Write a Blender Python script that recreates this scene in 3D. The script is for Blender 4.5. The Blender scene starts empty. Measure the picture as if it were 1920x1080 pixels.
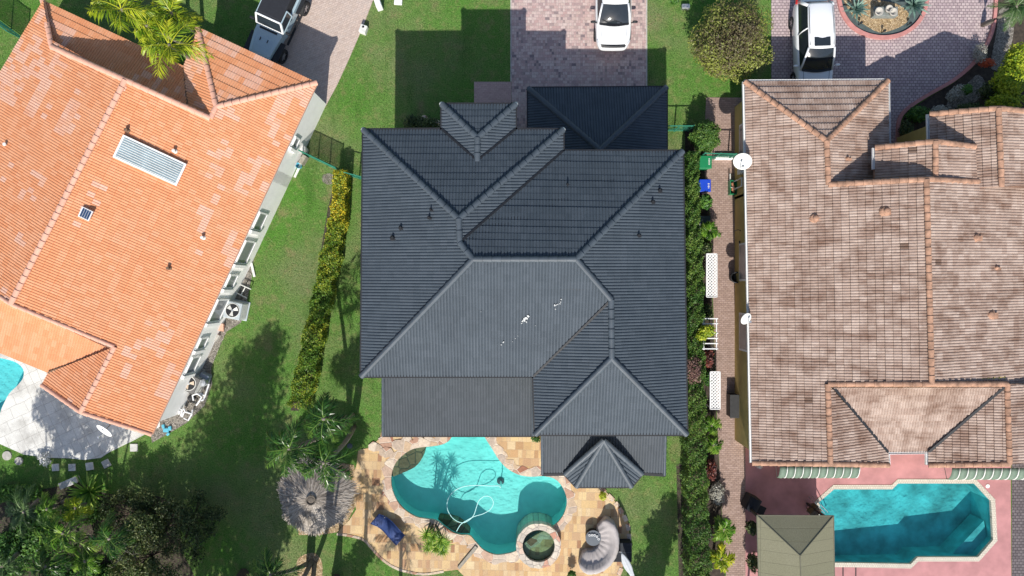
import bpy, bmesh, math, random
import numpy as np
from mathutils import Vector, Matrix
from mathutils.geometry import tessellate_polygon

random.seed(7); RNG = np.random.default_rng(11)
SC = bpy.context.scene
COL = SC.collection
PI = math.pi
R = math.radians

# ------------------------------------------------------------------ camera, sky, sun, exposure
H = 36.0                      # drone height in metres
PXM = 36.0                    # photo pixels per metre on the ground
cam_d = bpy.data.cameras.new('camera'); cam = bpy.data.objects.new('camera', cam_d); COL.objects.link(cam)
cam.location = (0, 0, H); cam.rotation_euler = (0, 0, 0)
cam_d.sensor_width = 36.0; cam_d.lens = 36.0 * (PXM * H) / 1920.0
cam_d.clip_start = 0.5; cam_d.clip_end = 600
SC.camera = cam
SUN_EL, SUN_AZ = R(42.0), R(184.5)
w = bpy.data.worlds.new("World"); SC.world = w; w.use_nodes = True
wt = w.node_tree; bg = wt.nodes['Background']
sky = wt.nodes.new('ShaderNodeTexSky'); sky.sky_type = 'NISHITA'; sky.sun_disc = False
sky.sun_elevation = SUN_EL; sky.sun_rotation = SUN_AZ; sky.air_density = 1.0; sky.dust_density = 1.2
wt.links.new(sky.outputs[0], bg.inputs[0]); bg.inputs[1].default_value = 0.105
sl = bpy.data.lights.new('sun', 'SUN'); sl.energy = 4.3; sl.angle = R(0.5); sl.color = (1.0, 0.955, 0.88)
sun = bpy.data.objects.new('sun', sl); COL.objects.link(sun)
sd = Vector((math.sin(SUN_AZ) * math.cos(SUN_EL), math.cos(SUN_AZ) * math.cos(SUN_EL), math.sin(SUN_EL)))
sun.rotation_euler = sd.to_track_quat('Z', 'Y').to_euler(); sun.location = sd * 60
SC.view_settings.view_transform = 'Standard'; SC.view_settings.look = 'None'
SC.view_settings.exposure = 0.42; SC.view_settings.gamma = 1.0
SC.render.engine = 'CYCLES'
SC.cycles.max_bounces = 6; SC.cycles.transparent_max_bounces = 12

# ------------------------------------------------------------------ small helpers
def P(px, py, z=0.0):
    """photo pixel at a known height -> world point"""
    k = (H - z) / H / PXM
    return Vector(((px - 960) * k, (540 - py) * k, z))
def P2(px, py, z=0.0):
    p = P(px, py, z); return (p.x, p.y)
def ray(px, py, pl):
    """photo pixel -> point on plane pl = (p0, n)"""
    d = P(px, py, 0) - Vector((0, 0, H)); o = Vector((0, 0, H))
    t = (pl[0] - o).dot(pl[1]) / d.dot(pl[1]); return o + d * t
def slope(a, b, pitch, inside):
    """plane through eave a-b (horizontal), rising by pitch towards inside"""
    e = (b - a); e.z = 0; e.normalize(); m = Vector((-e.y, e.x, 0))
    if m.dot(inside - a) < 0: m = -m
    n = Vector((-m.x * pitch, -m.y * pitch, 1)); return (a.copy(), n.normalized())

def link(o, parent=None):
    COL.objects.link(o)
    if parent is not None:
        o.parent = parent
        o.matrix_parent_inverse = Matrix.Translation(-Vector(parent.location)) if parent.parent is None else Matrix()
    return o
def tag(o, label=None, cat=None, group=None, kind=None):
    if label: o['label'] = label
    if cat: o['category'] = cat
    if group: o['group'] = group
    if kind: o['kind'] = kind
    return o
def thing(name, label, cat, loc=(0, 0, 0), group=None):
    o = bpy.data.objects.new(name, None); o.empty_display_size = .3; o.location = loc
    COL.objects.link(o); return tag(o, label, cat, group)
def sub(o, parent):           # third level: all meshes use world coordinates
    o.parent = parent; o.matrix_parent_inverse = Matrix(); return o

class MB:
    """collects geometry (world coordinates) for one mesh object"""
    def __init__(s): s.v = []; s.f = []
    def add(s, vs, fs):
        n = len(s.v); s.v += [tuple(v) for v in vs]; s.f += [tuple(i + n for i in f) for f in fs]
    def box(s, c, size, rz=0.0, taper=1.0):
        cx, cy, cz = c; a, b, h = size[0] / 2, size[1] / 2, size[2] / 2
        cs, sn = math.cos(rz), math.sin(rz); vs = []
        for z, k in ((-h, 1), (h, taper)):
            for x, y in ((-a, -b), (a, -b), (a, b), (-a, b)):
                x, y = x * k, y * k
                vs.append((cx + x * cs - y * sn, cy + x * sn + y * cs, cz + z))
        s.add(vs, [(3, 2, 1, 0), (4, 5, 6, 7), (0, 1, 5, 4), (1, 2, 6, 5), (2, 3, 7, 6), (3, 0, 4, 7)])
    def tube(s, pts, r, n=8, caps=True):
        pts = [Vector(p) for p in pts]; rs = r if isinstance(r, (list, tuple)) else [r] * len(pts)
        rings = []; up = Vector((0, 0, 1))
        for i, p in enumerate(pts):
            t = (pts[min(i + 1, len(pts) - 1)] - pts[max(i - 1, 0)]).normalized()
            a = t.cross(up)
            if a.length < 1e-3: a = t.cross(Vector((1, 0, 0)))
            a.normalize(); b = t.cross(a)
            rings.append([p + (a * math.cos(2 * PI * k / n) + b * math.sin(2 * PI * k / n)) * rs[i] for k in range(n)])
        vs = [v for rg in rings for v in rg]; fs = []
        for i in range(len(pts) - 1):
            for k in range(n):
                fs.append((i * n + k, i * n + (k + 1) % n, (i + 1) * n + (k + 1) % n, (i + 1) * n + k))
        if caps: fs.append(tuple(range(n - 1, -1, -1))); fs.append(tuple((len(pts) - 1) * n + k for k in range(n)))
        s.add(vs, fs)
    def lathe(s, c, prof, n=24):
        cx, cy, cz = c; vs = []; fs = []
        for r, z in prof:
            for k in range(n): vs.append((cx + r * math.cos(2 * PI * k / n), cy + r * math.sin(2 * PI * k / n), cz + z))
        for i in range(len(prof) - 1):
            for k in range(n): fs.append((i * n + k, i * n + (k + 1) % n, (i + 1) * n + (k + 1) % n, (i + 1) * n + k))
        s.add(vs, fs)
    def disc(s, c, r, n=24, nz=1):
        cx, cy, cz = c
        s.add([(cx + r * math.cos(2 * PI * k / n), cy + r * math.sin(2 * PI * k / n), cz) for k in range(n)], [tuple(range(n))])
    def prism(s, outline, z0, z1, holes=()):
        """flat polygon (xy list) with holes, top at z1 and sides down to z0"""
        loops = [list(outline)] + [list(h) for h in holes]
        tess = tessellate_polygon([[Vector((x, y, 0)) for x, y in lp] for lp in loops])
        flat = [p for lp in loops for p in lp]; n = len(flat)
        vs = [(x, y, z1) for x, y in flat]; fs = []
        for t in tess:
            a, b, c = [flat[i] for i in t]
            ar = (b[0] - a[0]) * (c[1] - a[1]) - (b[1] - a[1]) * (c[0] - a[0])
            fs.append(tuple(t) if ar > 0 else (t[0], t[2], t[1]))
        if z0 < z1:
            vs += [(x, y, z0) for x, y in flat]; o = 0
            for lp in loops:
                m = len(lp); A = sum(lp[i][0] * lp[(i + 1) % m][1] - lp[(i + 1) % m][0] * lp[i][1] for i in range(m))
                out = (A > 0) == (o == 0)
                for i in range(m):
                    j = (i + 1) % m
                    q = (o + i + n, o + j + n, o + j, o + i)
                    fs.append(q if out else q[::-1])
                o += m
        s.add(vs, fs)
    def patch(s, c00, c10, c11, c01, bulge=(0, 0, 0), n=6):
        c00, c10, c11, c01, bl = [Vector(q) for q in (c00, c10, c11, c01, bulge)]
        vs = []
        for j in range(n + 1):
            for i in range(n + 1):
                u, v = i / n, j / n
                p = c00 * (1 - u) * (1 - v) + c10 * u * (1 - v) + c11 * u * v + c01 * (1 - u) * v
                vs.append(p + bl * (4 * u * (1 - u)) * (.4 + .6 * 4 * v * (1 - v)))
        fs = [(j * (n + 1) + i, j * (n + 1) + i + 1, (j + 1) * (n + 1) + i + 1, (j + 1) * (n + 1) + i) for j in range(n) for i in range(n)]
        s.add(vs, fs)
    def loft(s, rings, caps=True, closed=True):
        n = len(rings[0]); vs = [v for r in rings for v in r]; fs = []
        for i in range(len(rings) - 1):
            for k in range(n if closed else n - 1):
                fs.append((i * n + k, i * n + (k + 1) % n, (i + 1) * n + (k + 1) % n, (i + 1) * n + k))
        if caps: fs.append(tuple(range(n - 1, -1, -1))); fs.append(tuple((len(rings) - 1) * n + k for k in range(n)))
        s.add(vs, fs)
    def xform(s, M):
        s.v = [tuple(M @ Vector(v)) for v in s.v]; return s
    def build(s, name, mat, parent=None, smooth=False, bevel=0, subsurf=0, third=False):
        me = bpy.data.meshes.new(name); me.from_pydata(s.v, [], s.f); me.update()
        if mat: me.materials.append(mat)
        if smooth: me.polygons.foreach_set('use_smooth', [True] * len(me.polygons))
        o = bpy.data.objects.new(name, me); COL.objects.link(o)
        if parent is not None:
            o.parent = parent
            if not third: o.matrix_parent_inverse = Matrix.Translation(-Vector(parent.location))
        if bevel:
            m = o.modifiers.new('bevel', 'BEVEL'); m.width = bevel; m.segments = 2; m.limit_method = 'ANGLE'
        if subsurf:
            m = o.modifiers.new('subsurf', 'SUBSURF'); m.levels = subsurf; m.render_levels = subsurf
        return o

def fast_mesh(name, V, F, mat, parent=None, attrs=None, smooth=False, third=False):
    """quads or tris from numpy arrays; attrs: name -> per-face float array"""
    V = np.asarray(V, dtype=np.float32); F = np.asarray(F, dtype=np.int32); k = F.shape[1]
    me = bpy.data.meshes.new(name)
    me.vertices.add(len(V)); me.vertices.foreach_set('co', V.ravel())
    me.loops.add(F.size); me.loops.foreach_set('vertex_index', F.ravel())
    me.polygons.add(len(F)); me.polygons.foreach_set('loop_start', np.arange(0, F.size, k, dtype=np.int32))
    me.polygons.foreach_set('loop_total', np.full(len(F), k, dtype=np.int32))
    me.polygons.foreach_set('use_smooth', np.full(len(F), bool(smooth)))
    me.update(calc_edges=True); me.validate()
    for an, av in (attrs or {}).items():
        if len(av) == len(me.polygons):
            a = me.attributes.new(an, 'FLOAT', 'FACE'); a.data.foreach_set('value', np.asarray(av, dtype=np.float32))
    if mat: me.materials.append(mat)
    o = bpy.data.objects.new(name, me); COL.objects.link(o)
    if parent is not None:
        o.parent = parent
        if not third: o.matrix_parent_inverse = Matrix.Translation(-Vector(parent.location))
    return o

def copy_tree(o, parent=None, label=None):
    c = o.copy(); COL.objects.link(c)
    if parent is not None: c.parent = parent
    if label: c['label'] = label
    for ch in list(o.children): copy_tree(ch, c)
    return c

def spline(pts, n=8, closed=True):
    """Catmull-Rom through 2-D or 3-D points"""
    pts = [np.array(p, dtype=float) for p in pts]; m = len(pts); out = []
    for i in range(m if closed else m - 1):
        g = (lambda j: pts[j % m]) if closed else (lambda j: pts[min(max(j, 0), m - 1)])
        p0, p1, p2, p3 = g(i - 1), g(i), g(i + 1), g(i + 2)
        for k in range(n):
            t = k / n
            out.append(tuple(.5 * ((2 * p1) + (-p0 + p2) * t + (2 * p0 - 5 * p1 + 4 * p2 - p3) * t * t + (-p0 + 3 * p1 - 3 * p2 + p3) * t ** 3)))
    if not closed: out.append(tuple(pts[-1]))
    return out
def offset(loop, d):
    """offset a closed xy loop outward by d"""
    m = len(loop); A = sum(loop[i][0] * loop[(i + 1) % m][1] - loop[(i + 1) % m][0] * loop[i][1] for i in range(m)); sg = 1 if A > 0 else -1
    out = []
    for i in range(m):
        a, b = np.array(loop[i - 1]), np.array(loop[(i + 1) % m]); t = b - a; t /= (np.linalg.norm(t) + 1e-9)
        out.append((loop[i][0] + sg * t[1] * d, loop[i][1] - sg * t[0] * d))
    return out
def inside(poly, X, Y):
    poly = np.asarray(poly); c = np.zeros(len(X), bool); j = len(poly) - 1
    for i in range(len(poly)):
        xi, yi = poly[i]; xj, yj = poly[j]
        c ^= ((yi > Y) != (yj > Y)) & (X < (xj - xi) * (Y - yi) / (yj - yi + 1e-12) + xi); j = i
    return c

# ------------------------------------------------------------------ materials
def new_mat(name):
    m = bpy.data.materials.new(name); m.use_nodes = True; t = m.node_tree
    return m, t, t.nodes['Principled BSDF']
def N(t, typ, ins=None, **props):
    n = t.nodes.new(typ)
    for k, v in props.items(): setattr(n, k, v)
    for k, v in (ins or {}).items():
        if isinstance(v, bpy.types.NodeSocket): t.links.new(v, n.inputs[k])
        else: n.inputs[k].default_value = v
    return n
def math_(t, op, a, b=0.0, c=0.0):
    return N(t, 'ShaderNodeMath', {0: a, 1: b, 2: c}, operation=op).outputs[0]
def ramp(t, fac, cols, interp='LINEAR'):
    n = N(t, 'ShaderNodeValToRGB', {0: fac}); cr = n.color_ramp; cr.interpolation = interp
    while len(cr.elements) < len(cols): cr.elements.new(.5)
    for i, c in enumerate(cols):
        pos, c = (c if isinstance(c[0], (float, int)) and len(c) == 2 else (i / max(1, len(cols) - 1), c))
        cr.elements[i].position = pos; cr.elements[i].color = (*c, 1)
    return n.outputs[0]
def mix(t, fac, a, b, mode='MIX'):
    n = N(t, 'ShaderNodeMix', data_type='RGBA', blend_type=mode)
    for i, v in ((0, fac), (6, a), (7, b)):
        if isinstance(v, bpy.types.NodeSocket): t.links.new(v, n.inputs[i])
        else: n.inputs[i].default_value = (*v, 1) if isinstance(v, tuple) and len(v) == 3 else v
    return n.outputs[2]
def coords(t, rot=0.0, scale=(1, 1, 1), loc=(0, 0, 0)):
    tc = N(t, 'ShaderNodeTexCoord')
    return N(t, 'ShaderNodeMapping', {'Vector': tc.outputs['Object'], 'Rotation': (0, 0, rot), 'Scale': scale, 'Location': loc}).outputs[0]
def noise(t, co, scale, detail=4, rough=.55):
    return N(t, 'ShaderNodeTexNoise', {'Vector': co, 'Scale': scale, 'Detail': detail, 'Roughness': rough}).outputs[0]
def bump(t, b, h, strength=.5, dist=.02):
    n = N(t, 'ShaderNodeBump', {'Height': h, 'Strength': strength, 'Distance': dist}); t.links.new(n.outputs[0], b.inputs['Normal'])

def plain(name, c, rough=.6, metal=0.0, var=.12, scale=6.0, spec=.5, coat=0.0, bmp=0.0):
    m, t, b = new_mat(name); co = coords(t)
    f = noise(t, co, scale, 5)
    lo = tuple(max(0, x * (1 - var)) for x in c); hi = tuple(min(1, x * (1 + var)) for x in c)
    t.links.new(ramp(t, f, [(.3, lo), (.7, hi)]), b.inputs['Base Color'])
    b.inputs['Roughness'].default_value = rough; b.inputs['Metallic'].default_value = metal
    b.inputs['Specular IOR Level'].default_value = spec; b.inputs['Coat Weight'].default_value = coat; b.inputs['Coat Roughness'].default_value = .05
    if bmp: bump(t, b, noise(t, co, scale * 4, 6), bmp)
    return m
def pavers(name, bw, bh, cols, joint, jw=.008, rot=0.0, stain=.25, stain_c=(.2, .17, .15), bond=.5, rough=.8, split=0.0, jit=0.0):
    """rectangular paving; every stone its own tone, joints, wear"""
    m, t, b = new_mat(name); co = coords(t, rot)
    if jit:
        nz = N(t, 'ShaderNodeTexNoise', {'Vector': co, 'Scale': 2.2, 'Detail': 2.0})
        off = N(t, 'ShaderNodeVectorMath', {0: nz.outputs[1], 1: (.5, .5, .5)}, operation='SUBTRACT').outputs[0]
        co = N(t, 'ShaderNodeVectorMath', {0: N(t, 'ShaderNodeVectorMath', {0: off, 'Scale': jit}, operation='SCALE').outputs[0], 1: co}, operation='ADD').outputs[0]
    s = N(t, 'ShaderNodeSeparateXYZ', {0: co})
    y = math_(t, 'DIVIDE', s.outputs[1], bh); row = math_(t, 'FLOOR', y)
    x = math_(t, 'MULTIPLY_ADD', math_(t, 'MODULO', row, 2.0), bond, math_(t, 'DIVIDE', s.outputs[0], bw))
    if split:   # some stones are half as wide
        cb = math_(t, 'FLOOR', x)
        wn = N(t, 'ShaderNodeTexWhiteNoise', {0: N(t, 'ShaderNodeCombineXYZ', {0: cb, 1: row, 2: 5.0}).outputs[0]}, noise_dimensions='3D').outputs[0]
        half = math_(t, 'LESS_THAN', wn, split)
        k = math_(t, 'ADD', half, 1.0)
        x2 = math_(t, 'MULTIPLY', math_(t, 'FRACT', x), k)
        colx = math_(t, 'ADD', math_(t, 'MULTIPLY', cb, 3.0), math_(t, 'FLOOR', x2)); fx = math_(t, 'FRACT', x2)
        bwk = math_(t, 'DIVIDE', bw, k)
    else:
        colx = math_(t, 'FLOOR', x); fx = math_(t, 'FRACT', x); bwk = bw
    fy = math_(t, 'FRACT', y)
    wn = N(t, 'ShaderNodeTexWhiteNoise', {0: N(t, 'ShaderNodeCombineXYZ', {0: colx, 1: row, 2: 1.7}).outputs[0]}, noise_dimensions='3D').outputs[0]
    c = ramp(t, wn, cols, 'LINEAR')
    dx = math_(t, 'MULTIPLY', math_(t, 'MINIMUM', fx, math_(t, 'SUBTRACT', 1.0, fx)), bwk)
    dy = math_(t, 'MULTIPLY', math_(t, 'MINIMUM', fy, math_(t, 'SUBTRACT', 1.0, fy)), bh)
    d = math_(t, 'MINIMUM', dx, dy)
    st = N(t, 'ShaderNodeMapRange', {0: d, 1: jw * .5, 2: jw * 1.5}).outputs[0]
    c = mix(t, st, joint, c)
    c = mix(t, math_(t, 'MULTIPLY', ramp_f(t, noise(t, co, .7, 6, .6), .48, .75), stain), c, stain_c)
    fine = ramp(t, noise(t, co, 25, 4), [(.3, (.82, .82, .82)), (.7, (1.12, 1.12, 1.12))])
    c = mix(t, 1.0, c, fine, 'MULTIPLY')
    t.links.new(c, b.inputs['Base Color']); b.inputs['Roughness'].default_value = rough
    b.inputs['Specular IOR Level'].default_value = .25
    bump(t, b, st, .6, .01)
    return m
def ramp_f(t, f, a, b):
    return N(t, 'ShaderNodeMapRange', {0: f, 1: a, 2: b}).outputs[0]
def stones(name, scale, cols, joint, jw=.03, rough=.75, rnd=1.0):
    m, t, b = new_mat(name); co = coords(t)
    v = N(t, 'ShaderNodeTexVoronoi', {'Vector': co, 'Scale': scale, 'Randomness': rnd}, voronoi_dimensions='2D')
    e = N(t, 'ShaderNodeTexVoronoi', {'Vector': co, 'Scale': scale, 'Randomness': rnd}, voronoi_dimensions='2D', feature='DISTANCE_TO_EDGE')
    r = N(t, 'ShaderNodeSeparateColor', {0: v.outputs['Color']}).outputs[0]
    c = ramp(t, r, cols)
    st = ramp_f(t, e.outputs['Distance'], jw * .4, jw)
    c = mix(t, st, joint, c)
    c = mix(t, .35, c, ramp(t, noise(t, co, 9, 6), [(.3, (.25, .2, .15)), (.7, (.8, .7, .6))]), 'OVERLAY')
    t.links.new(c, b.inputs['Base Color']); b.inputs['Roughness'].default_value = rough; b.inputs['Specular IOR Level'].default_value = .25
    bump(t, b, st, .7, .02); return m
def leafmat(name, cols, trans=.25, clump=1.6, gloss=.5):
    m, t, b = new_mat(name)
    a = N(t, 'ShaderNodeAttribute', attribute_name='rnd').outputs['Fac']
    co = coords(t); nz = noise(t, co, clump, 3)
    f = math_(t, 'MULTIPLY_ADD', math_(t, 'SUBTRACT', nz, .5), 1.3, a)
    c = ramp(t, f, cols)
    t.links.new(c, b.inputs['Base Color']); b.inputs['Roughness'].default_value = gloss; b.inputs['Specular IOR Level'].default_value = .35
    tr = N(t, 'ShaderNodeBsdfTranslucent', {0: c})
    mx = N(t, 'ShaderNodeMixShader', {0: trans, 1: b.outputs[0], 2: tr.outputs[0]})
    t.links.new(mx.outputs[0], t.nodes['Material Output'].inputs[0]); return m
def tilemat(name, cols, patch, stain_c, stain, rough=.7, spec=.3, fine=.15, run=None):
    """roof tiles: 'rnd' tone per tile, 'patch' = replaced/bleached tiles"""
    m, t, b = new_mat(name)
    a = N(t, 'ShaderNodeAttribute', attribute_name='rnd').outputs['Fac']
    pa = N(t, 'ShaderNodeAttribute', attribute_name='patch').outputs['Fac']
    co = coords(t)
    c = mix(t, pa, ramp(t, a, cols), patch)
    f = math_(t, 'MULTIPLY', ramp_f(t, noise(t, co, .55 if run is None else 1.0, 7, .65), .45, .72), stain)
    c = mix(t, f, c, stain_c)
    if run:   # blotches of mould drawn out along the rows
        co2 = coords(t, 0, run)
        f2 = math_(t, 'MULTIPLY', ramp_f(t, noise(t, co2, 1.0, 6, .7), .5, .72), stain)
        c = mix(t, f2, c, stain_c)
    c = mix(t, 1.0, c, ramp(t, noise(t, co, 14, 4), [(.3, (1 - fine,) * 3), (.7, (1 + fine,) * 3)]), 'MULTIPLY')
    t.links.new(c, b.inputs['Base Color']); b.inputs['Roughness'].default_value = rough
    b.inputs['Specular IOR Level'].default_value = spec
    return m
def watermat(name, tint, rough=.02):
    m, t, b = new_mat(name); t.nodes.remove(b)
    tr = N(t, 'ShaderNodeBsdfTransparent', {0: (*tint, 1)})
    gl = N(t, 'ShaderNodeBsdfGlossy', {0: (1, 1, 1, 1), 'Roughness': rough})
    co = coords(t); bp = N(t, 'ShaderNodeBump', {'Height': noise(t, co, 3.5, 4), 'Strength': .2, 'Distance': .02})
    t.links.new(bp.outputs[0], gl.inputs['Normal'])
    fr = N(t, 'ShaderNodeFresnel', {0: 1.33, 'Normal': bp.outputs[0]})
    mx = N(t, 'ShaderNodeMixShader', {0: fr.outputs[0], 1: tr.outputs[0], 2: gl.outputs[0]})
    t.links.new(mx.outputs[0], t.nodes['Material Output'].inputs[0]); return m

def grassmat():
    m, t, b = new_mat('lawn_grass'); co = coords(t)
    f = noise(t, co, .22, 3); g = noise(t, co, 2.2, 6, .65); h = noise(t, co, 16, 4, .7)
    c = ramp(t, f, [(.35, (.085, .22, .034)), (.5, (.115, .22, .052)), (.65, (.165, .215, .088))])
    c = mix(t, math_(t, 'MULTIPLY', ramp_f(t, g, .5, .72), .75), c, (.24, .235, .10))
    c = mix(t, math_(t, 'MULTIPLY', ramp_f(t, noise(t, co, .9, 5), .58, .72), .6), c, (.24, .2, .11))
    c = mix(t, math_(t, 'MULTIPLY', ramp_f(t, noise(t, coords(t, .4, (1.0, .35, 1)), 1.1, 5, .6), .52, .7), .5), c, (.045, .12, .02))
    c = mix(t, 1.0, c, ramp(t, h, [(.32, (.4, .45, .4)), (.68, (1.6, 1.5, 1.5))]), 'MULTIPLY')
    t.links.new(c, b.inputs['Base Color']); b.inputs['Roughness'].default_value = .9; b.inputs['Specular IOR Level'].default_value = .1
    bump(t, b, noise(t, co, 22, 5, .7), 1.0, .05); return m

M = {}
M['grass'] = grassmat()
M['blade'] = leafmat('grass_blades', [(.065, .17, .024), (.13, .26, .05), (.24, .3, .1)], .25, .35)
M['main_tile'] = tilemat('slate_grey_roof_tiles', [(.054, .07, .087), (.06, .077, .095), (.066, .083, .102)], (.1, .12, .15), (.04, .052, .066), .55, .6, .25, .08)
M['patio_tile'] = tilemat('grey_patio_roof_tiles', [(.056, .067, .078), (.061, .072, .084), (.066, .077, .09)], (.12, .136, .152), (.046, .054, .062), .5, .6, .25, .06)
M['main_cap'] = plain('slate_grey_ridge_caps', (.057, .073, .09), .55, var=.15, scale=3)
M['orange_tile'] = tilemat('orange_clay_roof_tiles', [(.64, .27, .13), (.67, .3, .15), (.69, .335, .185)], (.69, .46, .37), (.56, .31, .2), .22, .8, .25, .08)
M['orange_cap'] = plain('salmon_ridge_caps', (.66, .36, .26), .8, var=.1, scale=2)
M['brown_tile'] = tilemat('weathered_pink_roof_tiles', [(.37, .27, .22), (.42, .32, .265), (.48, .375, .315)], (.16, .11, .085), (.15, .078, .05), .8, .85, .2, .1, run=(.5, 2.6, 1))
M['brown_cap'] = plain('terracotta_ridge_caps', (.36, .205, .135), .85, var=.45, scale=3.5)
M['white_wall'] = plain('white_stucco_wall', (.9, .89, .87), .85, var=.04, scale=2, bmp=.2)
M['cream_wall'] = plain('cream_stucco_wall', (.62, .58, .5), .85, var=.06, scale=2)
M['yellow_wall'] = plain('mustard_stucco_wall', (.46, .35, .12), .85, var=.12, scale=1.5)
M['white'] = plain('white_paint', (.78, .78, .77), .45, var=.04)
M['offwhite'] = plain('weathered_white_plastic', (.66, .66, .62), .5, var=.1)
M['pipe'] = plain('white_pvc_pipe', (.82, .82, .82), .35, var=.03)
M['glass'] = plain('dark_window_glass', (.02, .026, .032), .06, var=.1, spec=.8)
M['wglass'] = plain('grey_window_glass', (.2, .215, .23), .2, var=.15, scale=1.5, spec=.6)
M['splash'] = plain('dried_pale_splash', (.5, .51, .5), .8, var=.25, scale=14)
M['black'] = plain('black_plastic', (.012, .013, .016), .55, var=.2)
M['rubber'] = plain('tyre_rubber', (.018, .018, .019), .8, var=.2)
M['alloy'] = plain('wheel_alloy', (.5, .5, .52), .35, .8, var=.05)
M['steel'] = plain('galvanised_steel', (.5, .52, .54), .4, .7, var=.08)
M['carwhite'] = plain('white_car_paint', (.8, .81, .82), .25, var=.01, coat=1.0)
M['jeepblue'] = plain('pale_grey_blue_car_paint', (.36, .47, .53), .3, var=.02, coat=1.0)
M['softtop'] = plain('black_canvas_top', (.014, .016, .022), .85, var=.2, scale=10)
M['lamp'] = plain('headlamp_glass', (.6, .62, .65), .1, var=.05, spec=.8)
M['red_lamp'] = plain('red_lamp_glass', (.45, .02, .02), .2, var=.1)
M['trunk'] = plain('palm_trunk_bark', (.19, .165, .135), .9, var=.3, scale=8, bmp=.5)
M['bark'] = plain('shrub_bark', (.09, .065, .045), .9, var=.3, scale=8)
M['soil'] = plain('dark_garden_soil', (.05, .038, .028), .95, var=.5, scale=5, bmp=.8)
M['pebble'] = stones('golden_pebbles', 14, [(.28, .2, .1), (.5, .38, .22), (.62, .5, .33), (.42, .3, .17)], (.12, .08, .05), .12)
M['gravel'] = stones('grey_gravel', 15, [(.16, .15, .13), (.3, .29, .26), (.42, .4, .37)], (.05, .045, .04), .12)
M['mat'] = plain('grey_green_ground_cloth', (.07, .095, .095), .9, var=.25, scale=4)
M['deck'] = pavers('sandstone_pool_deck', .42, .42, [(.34, .18, .1), (.57, .38, .18), (.64, .46, .24), (.52, .32, .16), (.67, .52, .31), (.43, .25, .14), (.62, .45, .25), (.66, .49, .26)], (.5, .38, .26), .005, .03, .45, (.33, .21, .14), .37, split=.5)
M['coping'] = stones('flagstone_coping', 2.1, [(.55, .42, .33), (.3, .14, .09), (.6, .52, .43), (.5, .38, .26), (.42, .36, .31), (.64, .56, .46)], (.6, .53, .46), .05)
M['spa_stone'] = stones('spa_flagstone', 3.0, [(.55, .48, .4), (.5, .25, .18), (.6, .55, .48), (.45, .42, .38), (.66, .6, .5)], (.36, .33, .3), .05)
M['ledge'] = stones('brown_pool_ledge_stone', 2.2, [(.2, .13, .075), (.3, .21, .12), (.16, .1, .06), (.26, .22, .15)], (.1, .09, .06), .08)
M['drive_mid'] = pavers('pink_grey_driveway_pavers', .23, .15, [(.36, .27, .265), (.46, .31, .29), (.50, .36, .335), (.56, .44, .405), (.48, .335, .31), (.58, .47, .43), (.50, .375, .335), (.21, .165, .175)], (.35, .28, .265), .006, 0, .12, (.3, .24, .22), .5, split=.45)
M['walk_mid'] = pavers('pink_front_walk_pavers', .2, .1, [(.47, .31, .28), (.54, .37, .33)], (.4, .28, .25), .006, 0, .2)
M['drive_l'] = pavers('pale_pink_driveway_pavers', .2, .11, [(.5, .40, .34), (.55, .44, .38), (.52, .43, .38), (.46, .36, .31)], (.4, .31, .27), .007, R(-25), .2, (.4, .3, .26))
M['drive_r'] = pavers('mauve_cobble_driveway', .20, .15, [(.40, .31, .32), (.47, .37, .37), (.54, .44, .43), (.44, .34, .355)], (.16, .125, .135), .013, 0, .3, (.2, .155, .165), .5, jit=.03)
M['path_r'] = pavers('brick_side_path_pavers', .2, .1, [(.3, .21, .175), (.36, .255, .21), (.4, .29, .25)], (.2, .14, .12), .008, 0, .35, (.24, .18, .15))
M['pave_far'] = pavers('dark_cobbles_by_pool', .2, .15, [(.13, .11, .115), (.18, .155, .16)], (.05, .04, .045), .014, 0, .3, (.08, .07, .07))
M['pinkdeck'] = plain('pink_pool_deck', (.45, .21, .21), .8, var=.2, scale=1.1)
M['kerb'] = plain('salmon_kerb', (.5, .22, .2), .8, var=.15, scale=3)
M['cream_coping'] = pavers('cream_coping_tiles', .12, .12, [(.6, .55, .46), (.66, .6, .5)], (.4, .36, .3), .008)
M['patio_l'] = pavers('pale_stamped_concrete', .85, .6, [(.62, .61, .57), (.72, .71, .67), (.67, .66, .62)], (.44, .42, .39), .009, R(-25), .9, (.3, .285, .26), jit=.12, split=.4)
M['concrete'] = plain('old_concrete', (.42, .4, .36), .9, var=.2, scale=5, bmp=.4)
M['pool_main'] = plain('turquoise_pool_plaster', (.30, .78, .74), .7, var=.07, scale=2)
M['pool_right'] = plain('stained_pool_plaster', (.12, .52, .54), .7, var=.45, scale=.9)
M['pool_left'] = plain('aqua_pool_plaster', (.25, .75, .78), .7, var=.06, scale=3)
M['spa_in'] = stones('spa_inner_stone', 2.5, [(.14, .17, .13), (.2, .22, .17), (.1, .12, .1)], (.07, .08, .07), .06)
M['water_main'] = watermat('pool_water', (.76, .98, .97))
M['water_right'] = watermat('pool_water_deep', (.68, .94, .95))
M['water_spa'] = watermat('spa_water', (.6, .85, .78))
M['thatch'] = leafmat('dry_palm_thatch', [(.15, .125, .1), (.33, .285, .24), (.47, .415, .355)], .05, 1.2)
M['navy'] = plain('navy_sling_fabric', (.018, .045, .16), .7, var=.12, scale=12)
M['greycover'] = plain('grey_furniture_cover', (.40, .365, .355), .8, var=.1, scale=3, bmp=.3)
M['tabletop'] = plain('charcoal_tabletop', (.085, .1, .12), .5, var=.1)
M['greenplastic'] = plain('green_bin_plastic', (.01, .2, .075), .45, var=.08)
M['blueplastic'] = plain('blue_bin_plastic', (.012, .06, .5), .4, var=.08)
M['fence'] = plain('green_fence_metal', (.03, .2, .13), .5, var=.1)
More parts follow.
